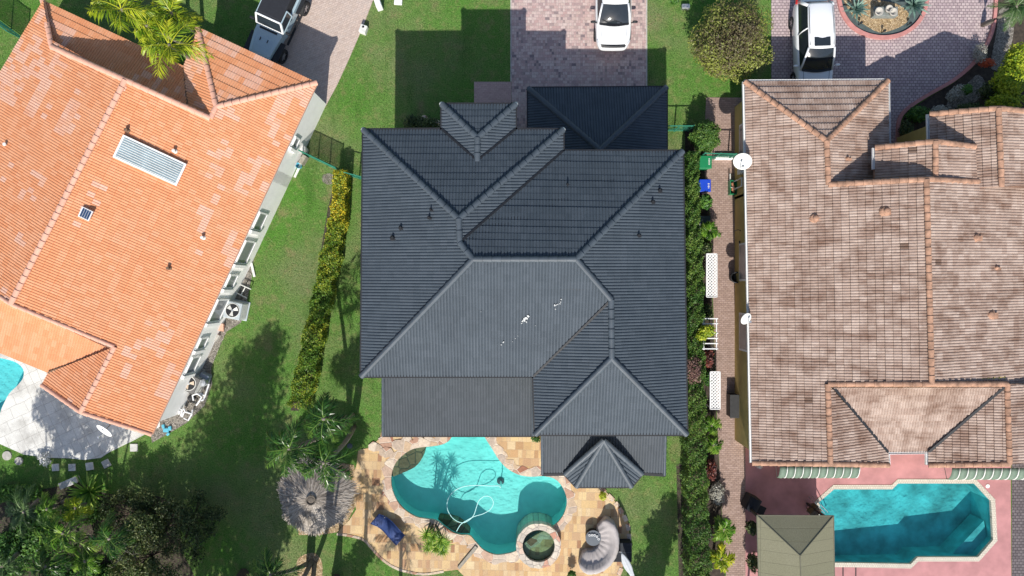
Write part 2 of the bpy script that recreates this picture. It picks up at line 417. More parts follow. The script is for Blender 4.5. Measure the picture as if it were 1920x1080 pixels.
M['screen'] = plain('green_fence_cloth', (.055, .3, .24), .8, var=.15)
_t = M['screen'].node_tree; _mx = N(_t, 'ShaderNodeMixShader', {0: .38, 1: N(_t, 'ShaderNodeBsdfTransparent').outputs[0], 2: _t.nodes['Principled BSDF'].outputs[0]}); _t.links.new(_mx.outputs[0], _t.nodes['Material Output'].inputs[0])   # open weave cloth
M['canopy'] = pavers('olive_canopy_panels', .55, 6.0, [(.2, .195, .125), (.215, .205, .135)], (.14, .135, .09), .008, R(90), .3, (.25, .24, .17), 0)
M['awning_g'] = plain('grey_green_awning', (.13, .185, .135), .7, var=.1)
M['terracotta'] = plain('terracotta_pot', (.34, .15, .08), .85, var=.2)
M['wood'] = plain('grey_wood', (.3, .27, .22), .85, var=.25, scale=8)
M['rust'] = plain('rusty_metal', (.17, .1, .06), .8, var=.4, scale=8)
M['solar'] = plain('solar_cells', (.03, .06, .13), .15, var=.1, spec=.8)
M['panelglass'] = plain('collector_glass', (.26, .34, .38), .15, var=.25, scale=1.5, spec=.7)
M['aqua'] = plain('aqua_plastic', (.1, .42, .55), .5, var=.1)
M['hose'] = plain('pale_vacuum_hose', (.5, .84, .82), .45, var=.03)
# foliage
M['palm_y'] = leafmat('yellow_green_palm', [(.06, .17, .01), (.33, .42, .02), (.72, .66, .05)], .3, .01, .4)
M['palm_g'] = leafmat('dark_green_palm', [(.008, .04, .006), (.035, .11, .015), (.17, .27, .045)], .15, .01, .3)
M['palm_b'] = leafmat('bright_green_palm', [(.025, .09, .01), (.12, .27, .025), (.36, .48, .08)], .25, .01, .35)
M['fern'] = leafmat('grey_green_fronds', [(.025, .07, .02), (.09, .17, .05), (.22, .3, .12)], .2, .01, .4)
M['hedge_y'] = leafmat('golden_hedge_leaves', [(.1, .21, .025), (.3, .37, .035), (.72, .54, .03)], .3, 1.3)
M['hedge_g'] = leafmat('green_hedge_leaves', [(0.030, 0.090, 0.015), (0.083, 0.180, 0.030), (0.195, 0.285, 0.053)], .25, 1.2)
M['hedge_p'] = leafmat('purple_hedge_leaves', [(0.090, 0.045, 0.045), (0.210, 0.112, 0.098), (0.300, 0.195, 0.150)], .2, 2.0)
M['bush_o'] = leafmat('olive_brown_bush_leaves', [(.085, .065, .035), (.15, .125, .06), (.2, .23, .05), (.3, .34, .06)], .25, .75)
M['shrub_g'] = leafmat('glossy_green_shrub', [(0.018, 0.075, 0.012), (0.060, 0.165, 0.024), (0.150, 0.300, 0.045)], .25)
M['shrub_d'] = leafmat('dark_tree_leaves', [(.012, .03, .008), (.05, .085, .022), (.17, .19, .06)], .2, 1.3)
M['shrub_l'] = leafmat('lime_shrub_leaves', [(0.135, 0.240, 0.015), (0.390, 0.465, 0.022), (0.630, 0.630, 0.075)], .3)
M['shrub_s'] = leafmat('silver_shrub_leaves', [(0.240, 0.232, 0.188), (0.420, 0.405, 0.345), (0.570, 0.555, 0.480)], .15)
M['shrub_r'] = leafmat('dark_red_leaves', [(0.045, 0.018, 0.018), (0.135, 0.045, 0.038), (0.300, 0.075, 0.045)], .2)
M['agave'] = leafmat('blue_grey_agave', [(0.075, 0.150, 0.128), (0.150, 0.255, 0.210), (0.270, 0.375, 0.300)], .1)
M['flower_w'] = leafmat('white_flowers', [(0.750, 0.720, 0.600), (0.750, 0.750, 0.750), (0.750, 0.750, 0.750)], .2)
M['flower_o'] = leafmat('orange_red_flowers', [(0.450, 0.075, 0.030), (0.675, 0.135, 0.045)], .2)

# ------------------------------------------------------------------ roof builders
def tile_field(poly, wr=.128, course=.31, depth=.034, lip=.03, seed=0, patch=None, u_off=0.0):
    """real tiles (double-roll profile, stepped courses) over one roof slope; returns V, F, rnd, patch"""
    pts = [Vector(p) for p in poly]; n = Vector((0, 0, 0)); m = len(pts); c0 = sum(pts, Vector()) / m
    for i in range(m): n += (pts[i] - c0).cross(pts[(i + 1) % m] - c0)
    n.normalize()
    if n.z < 0: n = -n
    vv = Vector((0, 0, 1)) - n * n.z; vv.normalize(); uu = vv.cross(n)
    U = np.array([(p - c0).dot(uu) for p in pts]); Vv = np.array([(p - c0).dot(vv) for p in pts])
    v0 = Vv.min()
    fr = np.array([0, .14, .22, .4, .6, .8, .93]); hp = np.array([-1, -1, -.3, -.04, 0, -.06, -.35]) * depth
    k0 = math.floor(U.min() / wr) - 1; k1 = math.ceil(U.max() / wr) + 1
    us = (np.arange(k0, k1)[:, None] * wr + fr[None] * wr).ravel()
    us = us[(us > U.min()) & (us < U.max())]
    ex = np.concatenate([U + 1e-4, U - 1e-4]); ex = ex[(ex > U.min() - 2e-4) & (ex < U.max() + 2e-4)]
    us = np.unique(np.concatenate([us, np.clip(ex, U.min() + 1e-5, U.max() - 1e-5)]))
    lo = np.full(len(us), 1e9); hi = np.full(len(us), -1e9)
    for i in range(m):
        a, b = U[i], U[(i + 1) % m]
        if abs(a - b) < 1e-6: continue
        tt = (us - a) / (b - a); ok = (tt >= -1e-6) & (tt <= 1 + 1e-6)
        y = Vv[i] + tt * (Vv[(i + 1) % m] - Vv[i])
        lo[ok] = np.minimum(lo[ok], y[ok]); hi[ok] = np.maximum(hi[ok], y[ok])
    K = int(math.ceil((Vv.max() - v0) / course)); Nn = len(us)
    ph = np.interp(np.mod(us / wr, 1.0), np.append(fr, 1.0), np.append(hp, -depth))
    ks = np.arange(K)[None, :]; a = v0 + ks * course; bq = a + course
    vlo = np.clip(a, lo[:, None], hi[:, None]); vhi = np.clip(bq, lo[:, None], hi[:, None])
    rw = np.random.default_rng(seed + 5).normal(0, .004, K)[None, :]
    hlo = ph[:, None] + lip * (1 - (vlo - a) / course) + rw; hhi = ph[:, None] + lip * (1 - (vhi - a) / course) + rw
    def W(u, v, h):
        u = np.broadcast_to(u, v.shape)
        return (np.array(c0)[None, None] + u[..., None] * np.array(uu) + v[..., None] * np.array(vv) + h[..., None] * np.array(n)).reshape(-1, 3)
    ub = us[:, None]
    V = np.concatenate([W(ub, vlo, hlo), W(ub, vhi, hhi), W(ub, vlo, hlo - lip - .012)])
    S = Nn * K; I, J = np.meshgrid(np.arange(Nn - 1), np.arange(K), indexing='ij'); I = I.ravel(); J = J.ravel()
    i0 = I * K + J; i1 = (I + 1) * K + J
    top = np.stack([i0, i1, S + i1, S + i0], 1)
    lipf = np.stack([2 * S + i0, 2 * S + i1, i1, i0], 1)
    hgt = ((vhi - vlo)[:-1] + (vhi - vlo)[1:]).ravel() > 2e-3
    unc = (np.abs(vlo - a) < 1e-5); lk = (unc[:-1] & unc[1:]).ravel() & hgt
    tu = np.floor(((us[:-1] + us[1:]) / 2 + u_off) / (wr * 2)).astype(int) - int(k0) + 3
    rr = np.random.default_rng(seed + 1); RA = rr.random((abs(k1 - k0) + 12, K + 2))
    rt = RA[tu[I], J]
    if patch is None: pv = np.zeros(len(I))
    else: pv = patch(tu[I], J, rr)
    F = np.concatenate([top[hgt], lipf[lk]])
    return V, F, np.concatenate([rt[hgt], rt[lk]]), np.concatenate([pv[hgt], pv[lk]])
def build_tiles(name, faces, mat, parent, patch=None, wr=.128, course=.31, depth=.034, lip=.03):
    Vs, Fs, Rs, Ps, o = [], [], [], [], 0
    for i, f in enumerate(faces):
        V, F, r, p = tile_field(f, wr, course, depth, lip, seed=i * 13 + len(name), patch=patch)
        Vs.append(V); Fs.append(F + o); Rs.append(r); Ps.append(p); o += len(V)
    return fast_mesh(name, np.concatenate(Vs), np.concatenate(Fs), mat, parent, {'rnd': np.concatenate(Rs), 'patch': np.concatenate(Ps)})
def cap_line(mb, p0, p1, r=.13, seg=.36, lift=.02, squash=.8):
    p0, p1 = Vector(p0), Vector(p1); d = p1 - p0; L = d.length; t = d / L
    a = t.cross(Vector((0, 0, 1))).normalized(); b = a.cross(t).normalized()
    k = max(1, round(L / seg)); up = Vector((0, 0, lift)); n = 8
    if p1.z < p0.z: p0, p1 = p1, p0; t = -t; a = -a
    for i in range(k):
        s0, s1 = p0 + t * (L * i / k), p0 + t * (L * (i + 1) / k + .03); rings = []
        for s, rad, lf in ((s0, r, .022), (s0 + t * .015, r * 1.03, .022), (s1, r * .88, 0)):
            rings.append([s + up + b * lf + a * (math.cos(PI * j / n) * rad) + b * (math.sin(PI * j / n) * rad * squash - .03) for j in range(n + 1)])
        mb.loft(rings, caps=False, closed=False)
        mb.add(rings[0], [tuple(range(n + 1))])
def slab(mb, pts, th=.1, drop=.05):
    """closed thin deck under a roof slope (keeps light out)"""
    pts = [Vector(p) - Vector((0, 0, drop)) for p in pts]; n = len(pts); lo = [p - Vector((0, 0, th)) for p in pts]
    mb.add(pts + lo, [tuple(range(n)), tuple(range(2 * n - 1, n - 1, -1))] + [(n + i, n + (i + 1) % n, (i + 1) % n, i) for i in range(n)])

EXCL = []          # plan polygons where no grass grows
def struct(mb, name, mat, **k):
    o = mb.build(name, mat, **k); return tag(o, kind='structure')
def ground_poly(name, mat, px, z1, z0=-.12, holes=(), excl=True, smooth_n=0):
    lp = [P2(*p) for p in px]
    if smooth_n: lp = spline(lp, smooth_n)
    if excl: EXCL.append(lp)
    b = MB(); b.prism(lp, z0, z1, holes); return struct(b, name, mat)
# ------------------------------------------------------------------ ground, pools, paving
pool_px = [(860,800),(880,797),(902,806),(912,822),(923,839),(936,860),(951,876),(972,888),(995,892),(1018,891),(1040,896),(1055,911),(1064,935),(1061,958),(1049,978),(1030,992),(1005,1004),(986,1018),(972,1032),(952,1039),(928,1041),(906,1032),(892,1018),(880,1005),(864,1004),(848,999),(832,988),(818,977),(800,974),(780,970),(760,958),(745,942),(735,920),(732,900),(735,880),(743,864),(756,851),(772,841),(790,837),(810,835),(828,832),(841,825),(848,815)]
pool = spline([P2(*p) for p in pool_px], 4)
rp_px = [(1535,940),(1563,916),(1672,916),(1683,905),(1827,905),(1858,938),(1862,1012),(1833,1045),(1720,1045),(1707,1058),(1545,1055),(1535,1046)]
rpool = [P2(*p) for p in rp_px]
lp_px = [(-60,660),(-20,668),(5,672),(30,679),(44,692),(44,708),(34,722),(18,738),(6,760),(-10,790),(-60,800)]
lpool = spline([P2(*p) for p in lp_px], 4)
g = MB(); g.prism([(-250,-250),(250,-250),(250,250),(-250,250)], 0, 0, [pool, rpool, lpool]); struct(g, 'lawn', M['grass'])

def pool_shell(loop, depth_fn, mat, wmat, name_b, name_w, zw=-.10, step=.45):
    b = MB()
    xs = np.array(loop); x0, y0 = xs.min(0); x1, y1 = xs.max(0)
    n = len(loop)
    # floor as a fine grid clipped by a skirt: floor polygons by fan rings toward centroid
    c = xs.mean(0); rings = []
    for k in range(9):
        f = 1 - k / 9.0
        rings.append([(c[0] + (p[0] - c[0]) * f, c[1] + (p[1] - c[1]) * f) for p in loop])
    vs = []; fs = []
    for x, y in loop: vs.append((x, y, .02))
    for rg in rings:
        for x, y in rg: vs.append((x, y, depth_fn(x, y)))
    for k in range(9):
        for i in range(n):
            j = (i + 1) % n; fs.append((k * n + i, k * n + j, (k + 1) * n + j, (k + 1) * n + i))
    fs.append(tuple(9 * n + i for i in range(n)))
    b.add(vs, fs); struct(b, name_b, mat)
    wb = MB(); wb.prism(loop, zw, zw); struct(wb, name_w, wmat)
def dm(x, y):
    px, py = x * 36 + 960, 540 - y * 36
    f = max(0, min(1, (py - 850) / 150)); g2 = max(0, min(1, (px - 780) / 150))
    return -(.95 + .55 * f * (.45 + .55 * g2))
pool_shell(pool, dm, M['pool_main'], M['water_main'], 'pool_basin', 'pool_water')
pool_shell(rpool, lambda x, y: -1.0 - .65 * max(0, min(1, (x - 16) / 8)), M['pool_right'], M['water_right'], 'neighbour_pool_basin', 'neighbour_pool_water')
pool_shell(lpool, lambda x, y: -1.0, M['pool_left'], M['water_main'], 'corner_pool_basin', 'corner_pool_water')
EXCL += [pool, rpool, lpool]
# underwater stone ledges of the middle pool
for pts, zt, nm in (([(734,896),(733,884),(742,864),(756,850),(773,840),(794,836),(795,846),(790,862),(777,878),(757,888),(742,894)], -.30, 'pool_ledge'),
                    ([(820,977),(835,978),(855,982),(869,992),(880,1005),(864,1005),(847,999),(832,988)], -.35, 'pool_step')):
    b = MB(); b.prism(spline([P2(*p) for p in pts], 3), -1.2, zt); struct(b, nm, M['ledge'])
for pts, zt, nm in (([(1797,1045),(1857,982),(1862,1012),(1833,1045)], -.5, 'corner_bench'), ([(1535,940),(1563,916),(1590,916),(1545,960)], -.25, 'corner_step')):
    b = MB(); b.prism([P2(*p) for p in pts], -1.6, zt); struct(b, nm, M['pool_right'])
# coping flagstones round the middle pool (ring, 3 cm proud)
cop = offset(pool, .42); cop2 = [(x + .09 * math.sin(i * 1.9) + .05 * math.sin(i * .77), y + .08 * math.cos(i * 1.3)) for i, (x, y) in enumerate(cop)]
b = MB(); b.prism(cop2, -.1, .045, [offset(pool, -.04)]); struct(b, 'pool_coping', M['coping'])
deck_px = [(718,800),(712,822),(692,840),(672,843),(669,870),(660,900),(662,925),(668,955),(655,975),(640,990),(632,1001),(655,1003),(682,1011),(700,1030),(720,1050),(745,1065),(775,1073),(800,1075),(830,1071),(858,1068),(872,1082),(900,1120),(1000,1150),(1120,1120),(1160,1082),(1172,1050),(1181,1015),(1178,980),(1165,955),(1150,936),(1126,912),(1118,880),(1200,850),(1240,800),(1240,760),(720,760)]
deck = [P2(*p) for p in deck_px]; EXCL.append(deck)
b = MB(); b.prism(deck, -.12, .03, [offset(pool, .2)]); struct(b, 'pool_deck', M['deck'])
# pale flagstone edge of the deck towards the grass
edge = [P2(*p) for p in [(1126,914),(1150,938),(1164,957),(1176,982),(1179,1014),(1170,1050),(1158,1082)]]
b = MB()
e2 = spline(edge, 5, False)
for i in range(len(e2) - 1):
    a, c = np.array(e2[i]), np.array(e2[i + 1]); t = (c - a) / np.linalg.norm(c - a); nn = np.array((-t[1], t[0])) * .11
    if i % 3 != 2: b.prism([tuple(a + nn), tuple(a - nn), tuple(c - nn), tuple(c + nn)][::1], -.1, .05 + .006 * (i % 2))
struct(b, 'deck_edge_stones', M['coping'])
b = MB()
e2 = spline([P2(*p) for p in [(632,1001),(655,1004),(682,1012),(700,1031),(720,1051),(745,1066),(775,1074),(800,1076),(832,1071)]], 5, False)
for i in range(len(e2) - 1):
    a, c = np.array(e2[i]), np.array(e2[i + 1]); t = (c - a) / np.linalg.norm(c - a); nn = np.array((-t[1], t[0])) * .06
    b.prism([tuple(a + nn), tuple(a - nn), tuple(c - nn), tuple(c + nn)], -.1, .05 + .005 * (i % 2))
struct(b, 'deck_border_stones', M['coping'])
# low step across the deck by the spa
b = MB(); b.prism([P2(*p) for p in [(858,1062),(862,1066),(896,1026),(891,1022)]], 0, .12); struct(b, 'deck_step', M['wood'])
# flat stones in the corner left of the patio roof
b = MB()
for cx, cy, r, s in ((725,828,17,1), (703,838,13,2), (745,833,14,3), (726,848,15,4), (762,826,12,5), (785,823,10,6)):
    rr = random.Random(s); b.prism([P2(cx + r * math.cos(k) * rr.uniform(.75, 1.15), cy - r * math.sin(k) * rr.uniform(.6, .95)) for k in np.arange(0, 6.2, .9)], 0, .05 + .006 * s)
struct(b, 'deck_flagstones', M['coping'])

# driveways, walks, paths
ground_poly('driveway', M['drive_mid'], [(959,-120),(1211,-120),(1211,300),(959,300)], .02)
ground_poly('front_walk', M['walk_mid'], [(889,153.5),(958.6,153.5),(958.6,260),(889,260)], .022)
b = MB(); b.prism([P2(957,-120), P2(959,-120), P2(959,153), P2(957,153)], -.1, .035); b.prism([P2(1211,-120), P2(1213.4,-120), P2(1213.4,290), P2(1211,290)], -.1, .035)
struct(b, 'driveway_edging', M['concrete'])
ground_poly('left_driveway', M['drive_l'], [(590,-140),(735,-90),(699,2),(680,52),(655,110),(632,160),(607,206),(560,235),(440,160),(462,95),(528,-50),(570,-140)], .02)
rdrive = [(1446,-120),(1866,-120),(1864,20),(1858,60),(1842,95),(1818,125),(1785,152),(1750,172),(1720,190),(1698,206),(1686,222),(1682,245),(1682,330),(1390,330),(1390,190),(1446,160)]
isl_px = [(1569,-60),(1566,-20),(1570,10),(1578,32),(1594,53),(1616,67),(1642,74),(1668,74),(1694,67),(1715,53),(1730,34),(1738,10),(1741,-20),(1738,-60)]
isl = spline([P2(*p) for p in isl_px], 4)
ground_poly('right_driveway', M['drive_r'], rdrive, .02, holes=[isl])
b = MB(); b.prism(isl, -.1, .12, [offset(isl, -.2)]); struct(b, 'island_kerb', M['kerb'])
b = MB(); b.prism(offset(isl, -.19), -.1, .03); struct(b, 'island_bed', M['mat']); EXCL.append(isl)
b = MB(); b.prism(spline([P2(*p) for p in [(1580,-6),(1588,15),(1603,35),(1622,48),(1648,61),(1675,56),(1700,42),(1702,25),(1680,8),(1640,0),(1600,-8)]], 3), 0, .06); struct(b, 'island_pebbles', M['pebble'])
kp = spline([P2(*p) for p in [(1864,-120),(1866,-40),(1864,20),(1858,60),(1842,95),(1818,125),(1785,152),(1750,172),(1720,190),(1698,206),(1686,222),(1682,245),(1682,300)]], 5, False)
b = MB(); L, Rr = [], []
for i, p in enumerate(kp):
    a = np.array(kp[max(i - 1, 0)]); c = np.array(kp[min(i + 1, len(kp) - 1)]); t = (c - a) / np.linalg.norm(c - a); nn = np.array((-t[1], t[0])) * .085
    L.append(tuple(np.array(p) + nn)); Rr.append(tuple(np.array(p) - nn))
b.prism(L + Rr[::-1], -.1, .13); struct(b, 'kerb', M['kerb'])
ground_poly('planting_bed', M['soil'], [(1870,-120),(2100,-120),(2100,300),(1685,300),(1685,245),(1700,210),(1752,176),(1788,156),(1822,128),(1846,98),(1862,62),(1868,20)], .012)
for nm, px in (('bed_gravel', [(1775,195),(1790,175),(1815,155),(1835,140),(1850,165),(1838,185),(1805,200),(1785,205)]), ('bed_gravel_patch', [(1860,100),(1868,60),(1873,20),(1895,15),(1900,60),(1890,100),(1875,130),(1858,128)]), ('bed_gravel_strip', [(1745,215),(1760,200),(1785,210),(1790,222),(1760,226)])):
    b = MB(); b.prism(spline([P2(*p) for p in px], 3), 0, .025); struct(b, nm, M['gravel'])
ground_poly('side_path', M['path_r'], [(1324,183),(1392,183),(1392,330),(1400,800),(1397,1140),(1365,1140),(1350,900),(1345,800),(1338,600),(1331,400),(1318,300)], .02)
ground_poly('side_bed', M['soil'], [(1284,240),(1318,240),(1318,300),(1330,400),(1337,600),(1344,800),(1350,900),(1362,1140),(1284,1140)], .01)
pink = [P2(*p) for p in [(1397.5,838),(1894,838),(1896,1140),(1397.5,1140)]]; EXCL.append(pink)
b = MB(); b.prism(pink, -.1, .03, [rpool]); struct(b, 'pink_deck', M['pinkdeck'])
b = MB(); b.prism(offset(rpool, .2), -.1, .05, [offset(rpool, -.03)]); struct(b, 'neighbour_pool_coping', M['cream_coping'])
ground_poly('far_paving', M['pave_far'], [(1897,800),(2100,800),(2100,1140),(1897,1140)], .02)
b = MB(); b.prism([P2(1579,1061), P2(1581,1061), P2(1581,1140), P2(1579,1140)], .03, .045); b.prism([P2(1603,1062), P2(1605,1062), P2(1605,1140), P2(1603,1140)], .03, .045); struct(b, 'deck_drain', M['black'])
lpat = [(-120,620),(60,640),(300,760),(300,800),(250,826),(205,848),(190,858),(160,862),(128,859),(90,858),(45,852),(0,832),(-120,800)]
lpp = [P2(*p) for p in lpat]; EXCL.append(lpp)
b = MB(); b.prism(lpp, -.1, .03, [lpool]); struct(b, 'stamped_patio', M['patio_l'])
ground_poly('wall_strip', M['gravel'], [(604,205),(575,262),(556,300),(543,335),(520,375),(495,420),(478,465),(472,520),(463,565),(452,605),(425,622),(410,655),(396,690),(398,720),(384,760),(350,793),(318,812),(285,830),(280,800),(420,540),(590,190)], .008)
ground_poly('pebble_bed', M['pebble'], [(640,868),(664,872),(668,905),(666,950),(652,978),(632,998),(600,1003),(560,1003),(560,900)], .014)
ground_poly('palm_soil', M['pebble'], [(556,1056),(570,1040),(592,1038),(604,1056),(600,1090),(566,1095)], .01, smooth_n=3)
ground_poly('jungle_soil', M['soil'], [(-120,960),(-20,950),(60,922),(110,912),(150,905),(200,925),(260,930),(310,935),(330,980),(345,1040),(340,1140),(-120,1140)], .006, smooth_n=3, excl=False)
ground_poly('hedge_soil', M['soil'], [(627,345),(648,345),(648,380),(628,500),(612,600),(590,700),(560,770),(545,770),(560,700),(585,600),(600,480),(615,390)], .006, excl=False)
ground_poly('bare_patch', M['gravel'], [(604,330),(614,325),(624,328),(628,340),(618,346),(606,342)], .005, smooth_n=3, excl=False)
ground_poly('worn_edge', M['soil'], [(1268,870),(1284,870),(1284,1140),(1274,1140)], .004, excl=False)

# ------------------------------------------------------------------ MAIN HOUSE (slate roof, two storeys)
EZ = 5.8; LZ = 2.8
mh = thing('house', 'large two storey house with a slate grey hip roof in the middle', 'house', (0.4, 0.9, 0))
def q(px, py, z=EZ): return P(px, py, z)
A_, B_, C_, D_ = q(681,243), q(1056,243), q(1280,283), q(677,706)
V1, V2 = q(1056,283), q(1000,706)
G1, G2 = q(1003,815), q(1288,815)
pc = .36
PL = slope(A_, D_, pc, Vector((0,0,0))); PR = slope(C_, G2, pc, Vector((0,0,0)))
PFb = slope(A_, B_, pc, Vector((0,0,0))); PFm = slope(V1, C_, pc, Vector((0,0,0))); PB = slope(D_, V2, pc, Vector((0,3,0)))
h1 = ray(860,410,PL); h2 = ray(862,455,PL); h3 = ray(887,486,PL); h4 = ray(1080,486,PR); h5 = ray(1146,562,PR); h6 = ray(1147,672,PR)
pz = EZ + .55
pr0, pr1 = ray(895,260,PFb), ray(895,302,PFb); pr0 = q(895,258,pr1.z)
pv1, pv2 = q(828,242), q(967,242); p1, p2 = q(828,195), q(967,195)
faces_main = [
    [A_, h1, h2, h3, D_],                       # west
    [C_, h4, h5, h6, G2],                       # east
    [A_, pv1, pr1, pv2, B_, h1],                # front block, north
    [B_, V1, h2 + Vector((.12,0,-.04)), h1],    # front block, east
    [V1, C_, h4, h3, h2],                       # main, north
    [D_, h3, h4, h5, V2],                       # main, south
    [V2, G1, h6, h5],                           # rear wing, west
    [G1, G2, h6],                               # rear wing, south hip
]
roof = build_tiles('roof', faces_main, M['main_tile'], mh, wr=.1325, course=.315, depth=.032, lip=.018)
porch_faces = [[p1, p2, pr0], [p1, pr0, pr1, pv1], [p2, pv2, pr1, pr0]]
build_tiles('porch_roof', porch_faces, M['main_tile'], mh, wr=.1325, course=.315, depth=.032, lip=.018)
GZ = 2.3; g1, g2 = P(990,165,GZ), P(1250,163,GZ)
ga = P(1125,281,3.45); g3, g4 = Vector((g1.x, 5.6, GZ)), Vector((g2.x, 5.6, GZ)); gar = Vector((ga.x, 5.6, ga.z))
garage_faces = [[g1, g2, ga], [g1, ga, gar, g3], [g2, g4, gar, ga]]
build_tiles('garage_roof', garage_faces, M['main_tile'], mh, wr=.1325, course=.315, depth=.032, lip=.018)
s1, s2, s3, s4 = P(718,817,2.9), P(1000,817,2.9), P(1000,690,3.55), P(718,690,3.55)
t1, t2, t3, t4 = P(1017,890,2.9), P(1246,891,2.9), P(1248,790,3.55), P(1016,790,3.55)
build_tiles('patio_roof', [[s1, s2, s3, s4], [t1, t2, t3, t4]], M['patio_tile'], mh, wr=.1325, course=.315, depth=.022, lip=.016)
o0 = P(1132,826,4.05); o1, o2, o3, o4 = P(1059,890,2.97), P(1080,913,2.97), P(1184,913,2.97), P(1204,889,2.97)
o5, o6 = P(1091,859,3.3), P(1174,859,3.3)
build_tiles('bay_roof', [[o0, o1, o2], [o0, o2, o3], [o0, o3, o4], [o0, o5, o1], [o0, o4, o6]], M['main_tile'], mh, wr=.15, course=.315)
for a, c in ((A_, h1), (B_, h1), (h1, h2), (h2, h3), (h3, h4), (C_, h4), (D_, h3), (h4, h5), (h5, h6), (G1, h6), (G2, h6), (p1, pr0), (p2, pr0), (pr0, pr1), (g1, ga), (g2, ga), (o1, o0), (o2, o0), (o3, o0), (o4, o0)):
    cb = MB(); cap_line(cb, a, c, .135, .40); cb.build('ridge_cap', M['main_cap'], mh)
for a, c in ((s1, s4), (s2, s3), (t1, t4), (t2, t3)):
    cb = MB(); cap_line(cb, a, c, .07); cb.build('edge_trim', M['main_cap'], mh)
for a, c in ((V1, h2), (V2, h5), (pv1, pr1), (pv2, pr1)):
    d = (Vector(c) - Vector(a)).normalized(); s_ = d.cross(Vector((0, 0, 1))).normalized() * .045
    a2, c2 = Vector(a) + Vector((0, 0, .05)), Vector(c) + Vector((0, 0, .05))
    vb = MB(); vb.add([a2 - s_, a2 + s_, c2 + s_, c2 - s_], [(0, 1, 2, 3)]); vb.build('valley', M['black'], mh)
fb = MB()
for f in faces_main + porch_faces + garage_faces + [[s1, s2, s3, s4], [t1, t2, t3, t4], [o0, o1, o2], [o0, o2, o3], [o0, o3, o4], [o0, o5, o1], [o0, o4, o6]]:
    slab(fb, f, .12, .05)
fb.build('fascia', M['black'], mh)
for a, c in ((A_, pv1), (p1, pv1), (p1, p2), (p2, pv2), (pv2, B_), (B_, V1), (V1, C_), (C_, G2), (G2, G1), (G1, V2), (V2, D_), (D_, A_), (g1, g2), (g2, g4), (g1, g3), (s1, s2), (t1, o1), (o1, o2), (o2, o3), (o3, o4), (o4, t2)):
    d = Vector(c) - Vector(a); mm = (Vector(a) + Vector(c)) / 2; cc_ = Vector((.4, .9, 0)); nn_ = Vector((-d.y, d.x, 0)).normalized()
    db = MB(); db.box((mm.x, mm.y, mm.z - .06), (d.length + .06, .13, .13), math.atan2(d.y, d.x)); db.build('drip_edge', M['black'], mh)
wb = MB()
def inset_box(mb, x0, y0, x1, y1, z): mb.prism([(x0, y0), (x1, y0), (x1, y1), (x0, y1)], 0, z)
inset_box(wb, A_.x + .5, D_.y + .5, C_.x - .5, V1.y - .5, EZ - .1); inset_box(wb, A_.x + .5, V1.y - .5, B_.x - .5, A_.y - .5, EZ - .1)
inset_box(wb, G1.x + .5, G1.y + .5, G2.x - .5, D_.y + .5, EZ - .1); inset_box(wb, p1.x + .4, A_.y - .5, p2.x - .4, p1.y - .4, EZ - .1)
inset_box(wb, g1.x + .5, V1.y - .5, g2.x - .5, g1.y - .5, GZ - .1)
wb.build('wall', M['cream_wall'], mh)
xs = (A_.x + B_.x) / 2
for wx, wy, rz, z in ((A_.x + .5, 3.0, 1, 1.6), (A_.x + .5, -.5, 1, 1.6), (A_.x + .5, 3.0, 1, 4.4), (A_.x + .5, -.5, 1, 4.4), (C_.x - .5, 3.0, 1, 4.4), (C_.x - .5, -2.0, 1, 4.4), (-4.5, A_.y - .5, 0, 4.4), (5.5, V1.y - .5, 0, 4.4), (4.5, G1.y + .5, 0, 4.4), (-3.0, D_.y + .5, 0, 4.6)):
    m1 = MB(); m1.box((wx, wy, z), ((.1, 1.3, 1.2) if rz else (1.3, .1, 1.2))); wo = m1.build('window', M['white'], mh)
    m2 = MB(); m2.box((wx, wy, z), ((.12, 1.14, 1.04) if rz else (1.14, .12, 1.04))); m2.build('pane', M['glass'], wo, third=True)
m1 = MB(); m1.box(((g1.x + g2.x) / 2, g1.y - .5, 1.05), (4.8, .08, 2.0)); m1.build('garage_door', M['white'], mh)
pb = MB()
for x, y in ((s1.x + .2, s1.y + .25), ((s1.x + s2.x) / 2, s1.y + .25), (s2.x - .2, s1.y + .25), (t1.x + .2, t1.y + .3), (t2.x - .2, t1.y + .3), (o2.x + .2, o2.y + .25), (o3.x - .2, o3.y + .25)):
    m1 = MB(); m1.box((x, y, 1.4), (.22, .22, 2.8)); m1.build('patio_post', M['white'], mh)
